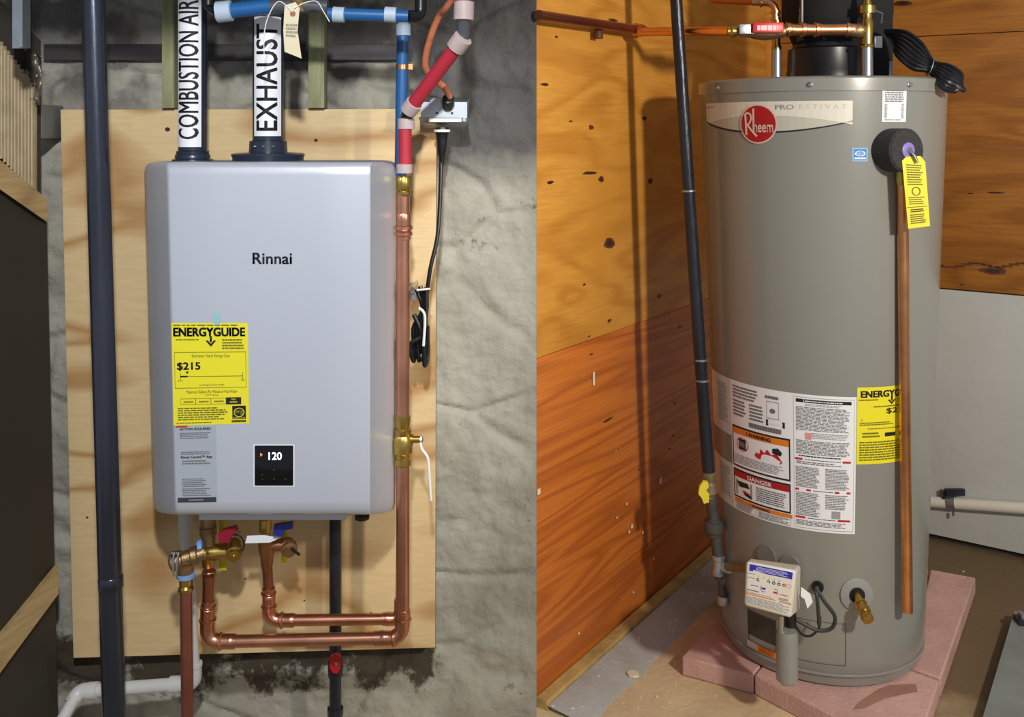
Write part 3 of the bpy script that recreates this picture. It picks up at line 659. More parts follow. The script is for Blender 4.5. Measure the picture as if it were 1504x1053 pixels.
cb = mat('copper_bronze', (168, 116, 80), .4, .9, var=.3, vscale=30)
q = MB(); q.lathe(P(392, 835, Yv), (0, 0, 1), [(0, .010), (.01, .012), (.026, .013), (.036, .0165), (.056, .017), (.058, .014)], cb, 20); q.lathe(P(394, 800, Yv), (1, 0, 0), [(0, .014), (.02, .012), (.04, .013)], cb, 20); part('valve_body', q, T)
q = MB(); q.lathe(P(424, 803, Yv), (.35, -1, -.35), [(-.015, .011), (0, .0165), (.010, .0165), (.012, .012), (.018, .011)], bronze, 20); q.tube([P(428, 806, Yv-.02), P(440, 815, Yv-.03)], .0028, blk_pl, 8); part('drain_cap', q, T)
q = MB(); q.prism([P(x, y, Yv-.045) for x, y in ((402, 772), (418, 770), (429, 768), (429, 777), (418, 779), (414, 788), (401, 786))], (0, .012, 0), bluev); part('knob', q, T, 'navy blue knob')
q = MB(); handle(q, 413, 758, 422, 827, Yv+.03, ypm); part('handle', q, T, 'yellow lever')
q = MB(); q.prism([P(x, y, Yv-.03) for x, y in ((363, 787), (388, 786), (412, 790), (396, 797), (360, 798))], (0, .0008, 0), label_w); tag(finish('paper_tag', q), 'small blank white paper tag on the blue-handled valve', 'tag')
# relief valve + discharge pipe
T = thing('relief_valve', 'bronze pressure relief valve with test lever and long brown discharge pipe', 'relief valve', tuple(P(275, 1100, 1.9)))
q = MB(); q.lathe(P(262, 823, 1.9), (.9, .25, .18), [(-.018, .008), (-.014, .017), (-.004, .019), (.006, .0185), (.008, .015), (.022, .015), (.024, .0175), (.034, .0175), (.036, .013), (.05, .013)], bronze, 24)
q.lathe(P(272, 828, 1.9), (0, 0, -1), [(0, .016), (.018, .015), (.026, .0145)], bronze, 22); part('valve_body', q, T)
ptfe = mat('thread_tape_blue', (120, 160, 214), .6)
q = MB(); q.lathe(P(273, 843, 1.9), (0, 0, -1), [(-.002, .0150), (-.001, .0172), (.006, .0172), (.007, .0135)], ptfe, 20); part('thread_tape', q, T)
q = MB(); q.lathe(P(291, 808, 1.92), (.9, .25, .18), [(0, .0170), (.001, .0180), (.009, .0180), (.010, .0145)], ptfe, 20); part('thread_tape', q, T)
q = MB(); q.tube([P(256, 812, 1.87), P(254, 822, 1.865), P(255, 846, 1.865)], .0018, steel, 8); q.tube([P(262, 813, 1.87), P(260, 824, 1.865), P(259, 848, 1.866)], .0018, steel, 8); q.lathe(P(258, 812, 1.875), (1, 0, 0), [(-.008, .003), (.008, .003)], steel, 10); part('test_lever', q, T)
q = MB(); q.lathe(P(273, 846, 1.9), (0, 0, -1), [(0, .0125), (.016, .0125), (.017, .0105), (.022, .0145), (.027, .0145), (.028, .0115), (.036, .011)], brass, 20); part('adaptor', q, T)
cbr = mat('brown_copper', (158, 96, 78), .4, .7, var=.15, vscale=12)
q = MB(); pa = P(273, 860, 1.9); pb = P(275, 1053, 1.9); q.tube([pa, pb+(pb-pa)*.35], wpx(8.6, 1.9), cbr, 20); part('pipe', q, T)
# white PVC drain
Yp = 2.02; rp = wpx(9, Yp)
T = thing('drain_pipe', 'white plastic condensate drain pipe running down and left along the wall foot', 'pipe', tuple(P(290, 1000, Yp)))
q = MB(); q.lathe(P(273, 775, Yp), (0, 0, 1), [(-.002, rp*.9), (0, rp*1.2), (.035, rp*1.2)], white_pvc, 20); part('coupling', q, T)
q = MB(); q.tube([P(272, 770, Yp), P(285, 990, Yp)], rp, white_pvc, 20); part('pipe', q, T)
q = MB(); q.tube(rounded([P(285.5, 975, Yp), P(286, 1003, Yp), P(262, 1005, Yp)], .03), rp*1.15, white_pvc, 20); q.lathe(P(285.5, 978, Yp), (0, 0, 1), [(-.001, rp), (0, rp*1.28), (.006, rp*1.28)], white_pvc, 20); q.tube([P(264, 1004.5, Yp), P(250, 1005.5, Yp)], rp*1.28, white_pvc, 20); part('elbow', q, T)
q = MB(); q.tube([P(258, 1005, Yp), P(135, 1014, Yp)], rp*1.02, white_pvc, 20); part('pipe', q, T)
q = MB(); q.tube(rounded([P(142, 1013.5, Yp), P(116, 1015, Yp), P(104, 1034, Yp-.02)], .02), rp*1.2, white_pvc, 20); q.tube([P(144, 1013.4, Yp), P(130, 1014.4, Yp)], rp*1.3, white_pvc, 20); part('elbow', q, T)
q = MB(); a = P(108, 1028, Yp-.02); b_ = P(92, 1056, Yp-.05); q.tube([a, b_, b_+(b_-a)*1.2], rp*.95, white_pvc, 20); part('pipe', q, T)
# black gas pipe right
Yg = 2.045
T = thing('gas_pipe', 'black iron gas pipe below the heater with red shutoff handle', 'pipe', (P(492, 1053, Yg).x, Yg, 0))
g0 = P(492.5, 758, Yg); q = MB(); q.tube([g0, (g0.x, Yg, 0)], wpx(8.7, Yg), blk_iron, 20); part('pipe', q, T)
q = MB(); q.lathe(P(492.5, 985, Yg), (0, 0, 1), [(-.012, .013), (-.01, .015), (.02, .0155), (.022, .013)], blk_iron, 20); vb = part('valve_body', q, T); q = MB(); q.lathe(P(492.5, 1048, Yg), (0, 0, 1), [(-.01, .014), (0, .0165), (.012, .0165), (.014, .013)], blk_iron, 20); part('coupling', q, T)
q = MB(); q.prism([P(x, y, Yg-.03) for x, y in ((485, 965), (492, 961), (500, 965), (500, 980), (496, 989), (489, 989), (484, 980))], (0, .010, 0), red); q.lathe(P(494, 974, Yg-.030), (0, -1, 0), [(0, .004), (.003, .004)], steel, 8)
o = finish('handle', q, vb, loc=wloc(vb)); o.location = (0, 0, 0); o['label'] = 'red shutoff handle'

# blue sleeves
Yb = 2.0
T = thing('blue_pipe', 'vertical blue water pipe with copper strap right of the exhaust pipe', 'pipe', tuple(P(591, 250, Yb)))
q = MB(); q.tube([P(592, 40, Yb), P(589.5, 150, Yb), P(588, 260, Yb)], wpx(8.7, Yb), blueins, 20); part('pipe', q, T)
q = MB(); q.lathe(P(592.5, 53, Yb), (0, 0, 1), [(0, wpx(8.7, Yb)), (.001, wpx(11, Yb)), (.022, wpx(11, Yb)), (.026, wpx(8, Yb)), (.036, wpx(3.5, Yb))], pale, 20); part('collar', q, T)
q = MB(); q.lathe(P(591, 102, Yb), (0, 0, 1), [(0, wpx(9.6, Yb)), (.009, wpx(9.6, Yb))], copper_w, 20); q.box(tuple(P(600, 102, Yb)), tuple(P(606, 94, Yb)+Vector((0, .006, 0))), copper_w); part('pipe_strap', q, T)
T = thing('blue_pipe', 'horizontal blue pipe with pale collars at the top, right of the tag', 'pipe', tuple(P(530, 24, 1.85)))
q = MB(); q.tube([P(482, 20, 1.85), P(600, 24, 1.85)], wpx(9, 1.85), blueins, 20); part('pipe', q, T)
for x in (498, 574):
    q = MB(); q.tube([P(x-9, 21, 1.85), P(x-8.5, 21, 1.85), P(x+8, 22, 1.85), P(x+8.5, 22, 1.85)], [wpx(9, 1.85), wpx(11.5, 1.85), wpx(11.5, 1.85), wpx(9, 1.85)], pale, 20); part('collar', q, T)
q = MB(); q.tube(rounded([P(598, 24, 1.85), P(618, 24, 1.87), P(618, -400, 1.87)], .02), wpx(9, 1.85), blk_pl, 16); part('elbow', q, T, 'dark elbow')
T = thing('blue_pipe', 'short thick blue pipe crossing in front of the exhaust pipe top', 'pipe', tuple(P(350, 15, 1.85)))
q = MB(); q.tube([P(328, 17, 1.85), P(398, 9, 1.85)], wpx(11.5, 1.85), blueins, 22); part('pipe', q, T)
q = MB(); q.tube([P(318, 18, 1.85), P(319, 18, 1.85), P(340, 15.5, 1.85), P(341, 15.4, 1.85)], [wpx(12, 1.85), wpx(15.5, 1.85), wpx(15.5, 1.85), wpx(12, 1.85)], pale, 22); part('collar', q, T)
q = MB(); q.tube([P(392, 10, 1.85), P(425, 8, 1.85), P(482, 10, 1.85)], wpx(11, 1.85), gry, 16); part('pipe', q, T, 'grey connector'); q = MB(); q.lathe(P(440, 8, 1.85), (0, -.2, 1), [(-.01, .016), (.012, .018), (.015, .012), (.06, .012)], bronze, 16); part('valve_body', q, T); q = MB(); q.tube([P(320, 18, 1.85), P(306, 8, 1.87), P(306, -400, 1.87)], wpx(9, 1.85), blk_pl, 16); part('elbow', q, T, 'black elbow')
# manila tag
q = MB(); poly = [P(x, y, 1.80) for x, y in ((418, 8), (434, 3), (440, 12), (437, 45), (443, 86), (418, 76), (416, 45))]; q.prism(poly, (0, .0006, 0), manila)
q.lathe(P(430, 20, 1.799), (0, -1, 0), [(0, .005), (.0008, .005)], mat('tag_eyelet', (160, 90, 60), .6), 14)
d = Decal(plane_map([(420, 34), (438, 34), (438, 56), (420, 54)], 1.799), q); d.lines(0, 0, 1, 1, 4, mat('pencil', (150, 140, 120), .7), wd=.08)
T_ = tag(finish('manila_tag', q), 'cream paper tag hanging from the pipe by white string', 'tag')
q = MB(); q.tube(spline([P(430, 18, 1.797), P(410, 2, 1.80), P(395, 22, 1.80), P(388, 50, 1.80), P(388, 80, 1.80)], 6), .0009, wht, 6); q.tube(spline([P(432, 12, 1.797), P(448, 4, 1.8), P(465, 2, 1.8), P(474, 15, 1.8), P(484, 32, 1.8)], 5), .0009, wht, 6)
tag(finish('tag_string', q), 'white string tied to the cream tag', 'string')
# junction box with cords
Yj = 2.06
T = thing('junction_box', 'galvanised metal junction box right of the red pipe', 'junction box', tuple(P(650, 192, Yj)))
q = MB(); fr = [(617, 143), (687, 142), (687, 174), (617, 172)]; 
q.hexa([P(618, 150, Yj-.05), P(686, 150, Yj-.05), P(686, 174, Yj-.05), P(618, 173, Yj-.05), P(622, 143, Yj+.05), P(690, 143, Yj+.05), P(688, 168, Yj+.05), P(620, 168, Yj+.05)], galv); part('box', q, T)
q = MB(); q.hexa([P(615, 172, Yj-.052), P(689, 173, Yj-.052), P(687, 181, Yj-.045), P(618, 181, Yj-.045), P(617, 172, Yj+.04), P(687, 173, Yj+.04), P(680, 190, Yj+.02), P(622, 188, Yj+.02)], galv)
q.box(tuple(P(630, 179, Yj-.056)), tuple(P(678, 174, Yj-.05)), wht); part('cover', q, T)
q = MB()
for x, y in ((642, 166), (664, 166)): q = MB(); q.lathe(P(x, y, Yj-.0505), (0, -1, 0), [(0, .0025), (.001, .0025)], blk_pl, 10); part('screw_hole', q, T)
q = MB()
q.lathe(P(639, 153, Yj-.0505), (0, -1, 0), [(0, .012), (.0006, .012)], steel, 20); part('knockout', q, T)
for x in (619, 682): q = MB(); q.lathe(P(x, 176, Yj-.054), (0, -1, 0), [(0, .004), (.002, .004)], steel, 10); part('screw', q, T)
q = MB(); q.lathe(P(658, 152, Yj-.06), (.1, -.8, .6), [(-.01, .011), (.006, .013), (.016, .012), (.018, .008)], blk_pl, 18); part('cable_clamp', q, T)
# orange armoured cable
q = MB(); q.tube(spline([P(658, 150, Yj-.06), P(660, 142, Yj-.07), P(652, 128, Yj-.06), P(640, 118, Yj-.03), P(627, 104, 2.0), P(625, 85, 1.98), P(634, 50, 1.95), P(646, 22, 1.93), P(660, 4, 1.9), P(700, -70, 1.9), P(712, -320, 1.9)], 8), wpx(4.8, 2), mat('orange_cable', (204, 120, 84), .55, var=.2, vscale=60), 12)
tag(finish('orange_cable', q), 'thick orange electric cable behind the slanting red pipe', 'cable')
# black power cord
T = thing('power_cord', 'black power cord hanging from the junction box, bundled with a tie', 'cord', tuple(P(640, 545, 2.0)))
q = MB(); q.lathe(P(649, 193, Yj-.03), (0, 0, -1), [(-.008, .014), (0, .015), (.002, .0135), (.02, .011), (.045, .0085), (.05, .006), (.07, .0055)], blk_pl, 18); part('plug', q, T)
q = MB(); q.lathe(P(649, 191, Yj-.03), (0, 0, -1), [(-.001, .017), (.004, .017)], wht, 20); part('plug_ring', q, T)
cp = spline([P(648, 230, Yj-.03), P(646, 300, Yj-.04), P(642, 350, Yj-.05), P(632, 395, Yj-.06), P(626, 440, Yj-.06), P(624, 470, Yj-.06)], 8)
q = MB(); q.tube(cp, .0043, blk_pl, 10)
for k, (dx, y0, y1) in enumerate(((-8, 425, 520), (-3, 420, 528), (2, 424, 515), (6, 422, 535), (-12, 462, 530))):
    q.tube(spline([P(620+dx, y0, 1.99-.004*k), P(624+dx*.4, y0+30, 1.985-.003*k), P(616+dx*1.1, (y0+y1)/2+10, 1.985-.004*k), P(618+dx*.9, y1, 1.99-.003*k), P(622+dx, y1-12, 2.0), P(624+dx*.6, (y0+y1)/2, 2.0)], 6), .0046, blk_pl, 8)
part('cord', q, T)
q = MB(); q.tube(spline([P(612, 426, 1.96), P(632, 424, 1.96)], 3), .002, wht, 6); q.tube(spline([P(615, 452, 1.962), P(624, 464, 1.962), P(622, 508, 1.965)], 5), .0028, wht, 6); part('tie', q, T, 'pale tie holding the bundle')
q = MB(); q.lathe(P(608, 436, 2.0), (0, -1, 0), [(-.09, .004), (0, .008), (.006, .008), (.01, .006)], galv, 12); q.lathe(P(606, 424, 2.0), (0, -1, 0), [(-.09, .003), (0, .005), (.006, .005)], steel, 12)
tag(finish('hook', q), 'small metal hook holding the black cord bundle', 'hook')

# left cabinet: dark sheet-metal side with timber rails, ribbed panel above
darkp = mat('dark_sheet', (62, 58, 50), .5, .25, var=.12, vscale=3)
Yn, Yfa = 1.80, 2.03
def xr(py): return 68+17*(py-325)/728*1.5
T = thing('furnace_cabinet', 'dark sheet-metal cabinet with timber rails at the left edge', 'cabinet', tuple(P(40, 1053, 1.9)))
def slab(c, m, th=.02):
    """c: near-left, far-right top, far-right bottom, near-left bottom (px) ; thickness to the left"""
    a, b, cc, dd_ = c; q = MB(); e = Vector((-.02*th/.02, .012, 0))
    f = [P(*a, Yn), P(*b, Yfa), P(*cc, Yfa), P(*dd_, Yn)]; q.hexa(f+[p+e for p in f], m); return q
q = MB(); f = [P(-60, 250, Yn), P(68, 300, Yfa), P(86, 1080, Yfa), P(-60, 1200, Yn)]; q.hexa(f+[p+Vector((-.42, .0, 0)) for p in f], darkp); part('side_panel', q, T)
def shift(c, s=-.006): return c
def rail(c, m):
    a, b, cc, dd_ = c; q = MB(); f = [P(*a, Yn-.02), P(*b, Yfa-.02), P(*cc, Yfa-.02), P(*dd_, Yn-.02)]; bk = [p+Vector((-.012, .019, 0)) for p in f]; q.hexa(f+bk, m); return q
part('rail', rail([(-60, 185), (69, 292), (69, 326), (-60, 236)], rail_w), T)
part('rail', rail([(-60, 1010), (86, 832), (86, 872), (-60, 1070)], rail_w), T)
rib = mat('ribbed_panel', (186, 168, 132), .8, var=.25, vscale=16, bump=.4)
for k in range(11):
    x = -6+k*5.0; t = (x+60)/129; yt = 60+ (x+6)*1.35; yb_ = 228+ (x+6)*1.05
    Yk = Yn+(Yfa-Yn)*t-.012; q = MB(); a = P(x, yt, Yk); q.box((a.x, Yk, P(x, yb_, Yk).z), (a.x+wpx(3.6, Yk), Yk+.02, a.z), rib, bev=.0015); part('slat', q, T)
q = slab([(-60, -60), (60, 60), (60, 300), (-60, 260)], mat('dark_behind', (58, 52, 46), .8), .02); part('back_panel', q, T)
q = MB(); a = P(18, -60, 1.8); b_ = P(45, 71, 1.8); q.box((a.x, 1.80, b_.z), (b_.x, 1.803, a.z), galv); q.box((b_.x-.006, 1.77, b_.z), (b_.x, 1.803, a.z), galv); tag(finish('metal_strap', q), 'bent galvanised metal strap hanging at the top left corner', 'strap')
q = MB(); pts = []
for j in range(13):
    for i in range(7):
        x = 30+i*5+3*noise.noise(Vector((i, j, 1))); y = 60+j*7.8
        if y < 60+(i)*4: y = 60+i*4+j*1.5
        p = P(x, y, 1.98+.025*noise.noise(Vector((i*.9, j*.9, 4)))); pts.append(p)
q.add(pts, [(j*7+i, (j+1)*7+i, (j+1)*7+i+1, j*7+i+1) for j in range(12) for i in range(6)], mat('foil_wrap', (120, 112, 100), .3, .6, bump=.8, bscale=60))
o = finish('foil_wrap', q, sharp=80, recalc=False); sm = o.modifiers.new('s', 'SOLIDIFY'); sm.thickness = .002; tag(o, 'crinkled silvery foil wrap behind the ribbed panel', 'foil')
q = MB(); a = P(42, 154, 2.06); b_ = P(68, 204, 2.06); q.box((a.x, 2.04, b_.z), (b_.x, 2.15, a.z), mat('grey_block', (112, 112, 106), .8, var=.2), bev=.004); tag(finish('concrete_block', q), 'small grey block on the stone wall beside the ribbed panel', 'block')

# ------------------------------------------------------------------ right room: storage tank
TX, TY = .7515, 2.412; ZB = .047; ZTOP = HC+.117; RT, RB = .288, .236
def RZ(z): return RB+(RT-RB)*(z-ZB)/(ZTOP-ZB)
def tank(th, z, off=0):
    r = RZ(z)+off; return Vector((TX+r*math.sin(th), TY-r*math.cos(th), z))
def thit(px, py):
    r = Vector(((px-CX)/F, 1, -(py-HZ)/F)); t = TY-RT-.02
    o = Vector((0, 0, HC)); best = None
    for i in range(3000):
        p = o+r*t; z = p.z; dx = p.x-TX; dy = p.y-TY
        if math.hypot(dx, dy) <= RZ(z): best = p; break
        t += .0003
        if t > TY+.05: break
    if best is None: p = o+r*(TY-.02); best = p
    return math.atan2(best.x-TX, -(best.y-TY)), best.z
T = thing('water_heater_tank', 'tall grey cylindrical storage water heater on pink pavers', 'water heater', (TX, TY, ZB))
q = MB(); prof = [(0, RB-.012), (.003, RB-.008), (.018, RB-.005), (.026, RB-.003), (.030, RB)]
for k in range(1, 41):
    z = .03+(ZTOP-ZB-.03-.03)*k/40; prof.append((z, RB+(RT-RB)*z/(ZTOP-ZB)))
q.lathe((TX, TY, ZB), (0, 0, 1), prof, tank_m, 96); part('jacket', q, T)
q = MB(); h = ZTOP-ZB; q.lathe((TX, TY, ZB), (0, 0, 1), [(h-.034, RT-.001), (h-.033, RT+.0022), (h-.012, RT+.0022), (h-.006, RT+.002), (h-.002, RT-.003), (h, RT-.012), (h-.004, RT-.03), (h-.008, .1)], tank_m, 96); lid = part('lid', q, T)
for px, py in ((1058, 128), (1190, 124), (1334, 121)):
    th, _ = thit(px, py); p = tank(th, ZTOP-.02, .004); q = MB(); q.lathe(p, (math.sin(th), -math.cos(th), 0), [(-.001, .006), (.001, .006), (.002, .0045), (.005, .004), (.0055, .002)], steel, 10); o = finish('screw', q, lid, loc=wloc(lid)); o.location = (0, 0, 0)
q = MB(); q.lathe((TX, TY, ZB), (0, 0, 1), [(.026, RB+.0005), (.027, RB+.0025), (.031, RB+.0025), (.032, RB+.0005)], tank_m, 96, caps=False); part('bottom_rim', q, T)
def tmap(x0, y0, x1, y1, ztop=None, zbot=None, th0=None, th1=None):
    """level label: left/right px at given rows"""
    ta, za = thit(x0, y0); tb, zb_ = thit(x1, y1)
    if th0 is not None: ta = th0
    if th1 is not None: tb = th1
    zt = za if ztop is None else ztop; zb2 = zb_ if zbot is None else zbot
    return (lambda s_, t_, off: tank(ta+(tb-ta)*s_, zt+(zb2-zt)*t_, off+.0003)), ta, tb, zt, zb2
# brand banner
_, zt = thit(1200, 148); _, zb1 = thit(1200, 187)
fn, ta, tb, _, _ = tmap(1038, 160, 1252, 187, ztop=zt, zbot=zb1)
d = Decal(fn); cream = mat('banner_cream', (226, 220, 204), .4); cream2 = mat('banner_grey', (196, 192, 178), .4)
n = 24
for i in range(n):
    a = i/n; b = (i+1)/n; f_ = lambda s_: .74+.42*(1-(2*s_-1)**2)
    d.poly([(a, 0), (b, 0), (b, f_(b)), (a, f_(a))][::-1][::-1], cream2, 1)
    g = lambda s_: .9-.36*(1-(2*s_-1)**2)
    d.poly([(a, 0), (b, 0), (b, g(b)), (a, g(a))], cream, 2)
    d.poly([(a, f_(a)+.0), (b, f_(b)+.0), (b, f_(b)+.05+.03*(1-b)), (a, f_(a)+.05+.03*(1-a))], label_k, 2)
d.text('PRO', .585, .13, .69, .32, mat('print_mid_grey', (170, 168, 162), .4), 3, bold=.02); d.text('E S T I V A T', .72, .13, .97, .30, mat('print_faint', (206, 204, 198), .3), 3)
d.text('CLASSIC', .01, .12, .06, .22, redpr, 3); d.lines(.07, .13, .12, .21, 1, label_lg, 3)
part('brand_banner', d.mb, T, 'cream banner with a black curved underline')
_, z0 = thit(1115, 155); _, z1 = thit(1115, 209); fn, *_ = tmap(1090, 180, 1140, 180, ztop=z0, zbot=z1)
d = Decal(lambda s_, t_, off: fn(s_, t_, off+.0015)); pink = mat('logo_pink', (238, 200, 184), .4)
d.ell(.5, .5, .54, .54, pink, 1); d.ell(.5, .5, .5, .5, mat('logo_red', (178, 22, 20), .35), 2)
def stroke(d, pts, w_, m, lay=3):
    for (a, b), (c_, e) in zip(pts[:-1], pts[1:]):
        L2 = math.hypot(c_-a, e-b) or 1; nx_, ny_ = -(e-b)/L2*w_/2, (c_-a)/L2*w_/2
        d.poly([(a+nx_, b+ny_), (c_+nx_, e+ny_), (c_-nx_, e-ny_), (a-nx_, b-ny_)], m, lay)
stroke(d, [(.16, .80), (.14, .26)], .06, pink); stroke(d, [(.10, .26), (.20, .19), (.30, .24), (.32, .36), (.26, .48), (.17, .53)], .05, pink); stroke(d, [(.2, .53), (.34, .70), (.48, .84)], .055, pink)
stroke(d, [(.385, .08), (.385, .72)], .055, pink); d.text('heem', .385, .42, .93, .73, pink, 3, bold=.015)
part('brand_badge', d.mb, T, 'round red badge lettered Rheem')
# spec plate and blue badge
fn, *_ = tmap(1296, 129, 1330, 179); d = Decal(fn); d.rect(0, 0, 1, 1, label_w, 1, n=4); d.lines(.1, .05, .9, .42, 6, label_k, wd=.07, fill=.5, ragged=.1); d.rect(.1, .47, .88, .9, label_lg, 2); d.lines(.12, .48, .86, .9, 9, label_w, 3, fill=.35, wd=.1, ragged=0); d.lines(.1, .92, .9, .96, 1, label_g, wd=.1); part('rating_plate', d.mb, T, 'small white rating plate')
fn, *_ = tmap(1252, 217, 1274, 237); d = Decal(fn); d.rect(0, 0, 1, 1, mat('badge_pale', (150, 200, 232), .4), 1, n=3); d.rect(.08, .08, .92, .92, cyanpr, 2); d.ell(.5, .42, .34, .2, label_w, 3, inner=.8); d.text('energy', .14, .35, .84, .62, label_w, 3); d.rect(.12, .72, .88, .84, label_w, 3); part('efficiency_badge', d.mb, T, 'small square blue badge')
# big instruction label
_, zt = thit(1165, 577); _, zb1 = thit(1165, 775)
ta, _ = thit(1257, 660); tL = thit(1072, 640)[0]
tleft = -math.radians(93)
def lmap(t0, t1): return lambda s_, t_, off: tank(t0+(t1-t0)*s_, zt+(zb1-zt)*t_, off+.0003)
tm, _ = thit(1076, 640); tmid, _ = thit(1164, 640)
d = Decal(lmap(tleft, ta)); fr_m = (tm-tleft)/(ta-tleft)
pk = mat('label_greyed', (214, 210, 204), .5)
d.rect(0, 0, fr_m*.98, .44, pk, 1, n=14); d.rect(0, .66, fr_m*.98, 1, pk, 1, n=14); d.rect(fr_m*.98, 0, 1, 1, label_w, 1, n=30)
d.lines(fr_m*.45, .05, fr_m*.9, .36, 16, label_lg, wd=.02); d.lines(fr_m*.45, .7, fr_m*.9, .94, 12, label_lg, wd=.02)
d2 = Decal(lmap(tm, tmid), d.mb)
d2.lines(.04, .03, .5, .13, 4, label_g, wd=.04); d2.lines(.04, .14, .30, .27, 5, label_g, wd=.05); d2.lines(.36, .14, .6, .27, 5, label_g, wd=.05); d2.lines(.62, .04, .85, .08, 1, label_g, wd=.04)
frame(d2, .64, .09, .82, .22, label_lg, .006); d2.ell(.73, .16, .04, .018, label_g, 3); d2.rect(.63, .23, .9, .275, label_k, 2); d2.lines(.66, .24, .87, .265, 1, label_w, 3, wd=.06, ragged=0)
d2.lines(.35, .285, .85, .325, 1, label_g, fill=.9, wd=.02, ragged=0)
def box_warn(t0, t1, head, hm, txt):
    d2.rect(.01, t0, .97, t1, label_k, 2, n=8); d2.rect(.035, t0+.014, .95, t1-.014, label_w, 3, n=8); d2.rect(.035, t0+.014, .95, t0+.06, hm, 4, n=8); d2.text(head, .3, t0+.022, .7, t0+.052, txt, 5, bold=.03)
box_warn(.345, .66, '! WARNING', orangepr, label_k)
d2.ell(.22, .475, .115, .052, redpr, 4, inner=.9); d2.rect(.155, .435, .285, .515, label_k, 5); stroke(d2, [(.14, .44), (.30, .51)], .014, redpr, 6); d2.ell(.22, .475, .05, .022, label_g, 6)
d2.poly([(.44, .53), (.46, .50), (.52, .505), (.54, .465), (.6, .49), (.64, .455), (.70, .49), (.78, .475), (.82, .50), (.86, .53), (.84, .545), (.5, .545)][::-1], redpr, 4); d2.poly([(.72, .44), (.8, .43), (.86, .46), (.84, .485), (.72, .475)][::-1], label_k, 5)
d2.lines(.05, .56, .92, .63, 6, label_lg, 4, wd=.04)
box_warn(.68, .90, 'DANGER', mat('print_dark_red', (180, 20, 26), .5), label_w)
d2.rect(.06, .76, .38, .875, label_lg, 4); d2.poly([(.08, .77), (.3, .765), (.34, .80), (.14, .81)][::-1], label_k, 5); d2.poly([(.2, .83), (.36, .85), (.37, .875), (.24, .86)][::-1], label_k, 5); d2.poly([(.22, .825), (.34, .84), (.34, .85), (.22, .84)][::-1], redpr, 6)
d2.lines(.45, .76, .92, .87, 7, label_g, 4, wd=.05)
d2.rect(.02, .905, .99, .935, orangepr, 2, n=6); d2.text('! WARNING', .33, .91, .66, .93, label_k, 3, bold=.02); frame(d2, .02, .935, .43, .99, label_lg, .004); d2.lines(.05, .94, .4, .985, 5, label_g, 2, wd=.05); frame(d2, .45, .94, .97, .99, label_lg, .004); d2.lines(.48, .945, .94, .985, 4, label_g, 2, wd=.05)
d3 = Decal(lmap(tmid, ta), d.mb)
frame(d3, .02, .02, .97, .985, label_lg, .004); d3.rect(.06, .035, .92, .06, label_k, 2, n=4); d3.lines(.2, .042, .78, .054, 1, label_w, 3, wd=.04, ragged=0)
d3.lines(.2, .065, .8, .085, 2, label_lg, wd=.04); d3.lines(.06, .09, .9, .265, 17, label_g, wd=.05, ragged=.12); d3.rect(.06, .27, .9, .273, redpr, 2); d3.rect(.2, .28, .3, .33, mat('print_pink', (232, 150, 150), .5), 2); d3.lines(.3, .275, .88, .32, 4, label_lg, wd=.04)
d3.lines(.06, .335, .9, .44, 10, label_g, wd=.05, ragged=.12); d3.lines(.1, .445, .88, .46, 1, label_k, wd=.03)
for ty, a_, b_2 in ((.47, .16, .79), (.695, .29, .67), (.9, .2, .72)):
    d3.rect(.04, ty, a_, ty+.015, redpr, 2); d3.rect(b_2, ty, .92, ty+.015, redpr, 2); d3.lines(a_+.04, ty+.003, b_2-.03, ty+.012, 1, label_k, wd=.04, ragged=0)
d3.lines(.06, .49, .8, .515, 2, label_g, wd=.05); d3.lines(.05, .53, .44, .685, 14, label_g, wd=.05); d3.lines(.52, .53, .9, .685, 14, label_g, wd=.05)
d3.lines(.05, .72, .44, .895, 15, label_g, wd=.05); d3.lines(.52, .72, .9, .83, 9, label_g, wd=.05); d3.rect(.62, .84, .76, .895, label_lg, 2); d3.lines(.05, .925, .92, .965, 4, label_g, wd=.05)
part('instruction_label', d.mb, T, 'wide white instruction and warning label', sharp=80)
# yellow energy label on tank
t0, zt2 = thit(1259, 569); t1 = thit(1331, 600)[0]; _, zb2 = thit(1261, 682)
fy = lambda s_, t_, off: tank(t0+(t1-t0)*s_, zt2+(zb2-zt2)*t_, off+.0003)
d = Decal(fy); energy(d, False)
d.lines(.03, .15, .45, .18, 1, olive); d.lines(.3, .24, .9, .27, 1, olive); d.text('$215', .55, .28, 1.0, .36, label_k, bold=.02); d.rect(.08, .42, .9, .43, label_k, 2); d.lines(.05, .45, .7, .50, 2, olive); d.lines(.2, .53, .9, .55, 1, olive); d.rect(.53, .6, .75, .65, label_k, 2); d.lines(.1, .58, .45, .66, 2, olive); d.lines(.05, .7, .95, .96, 8, olive)
part('energy_label', d.mb, T, 'yellow energy guide label behind the copper discharge pipe')
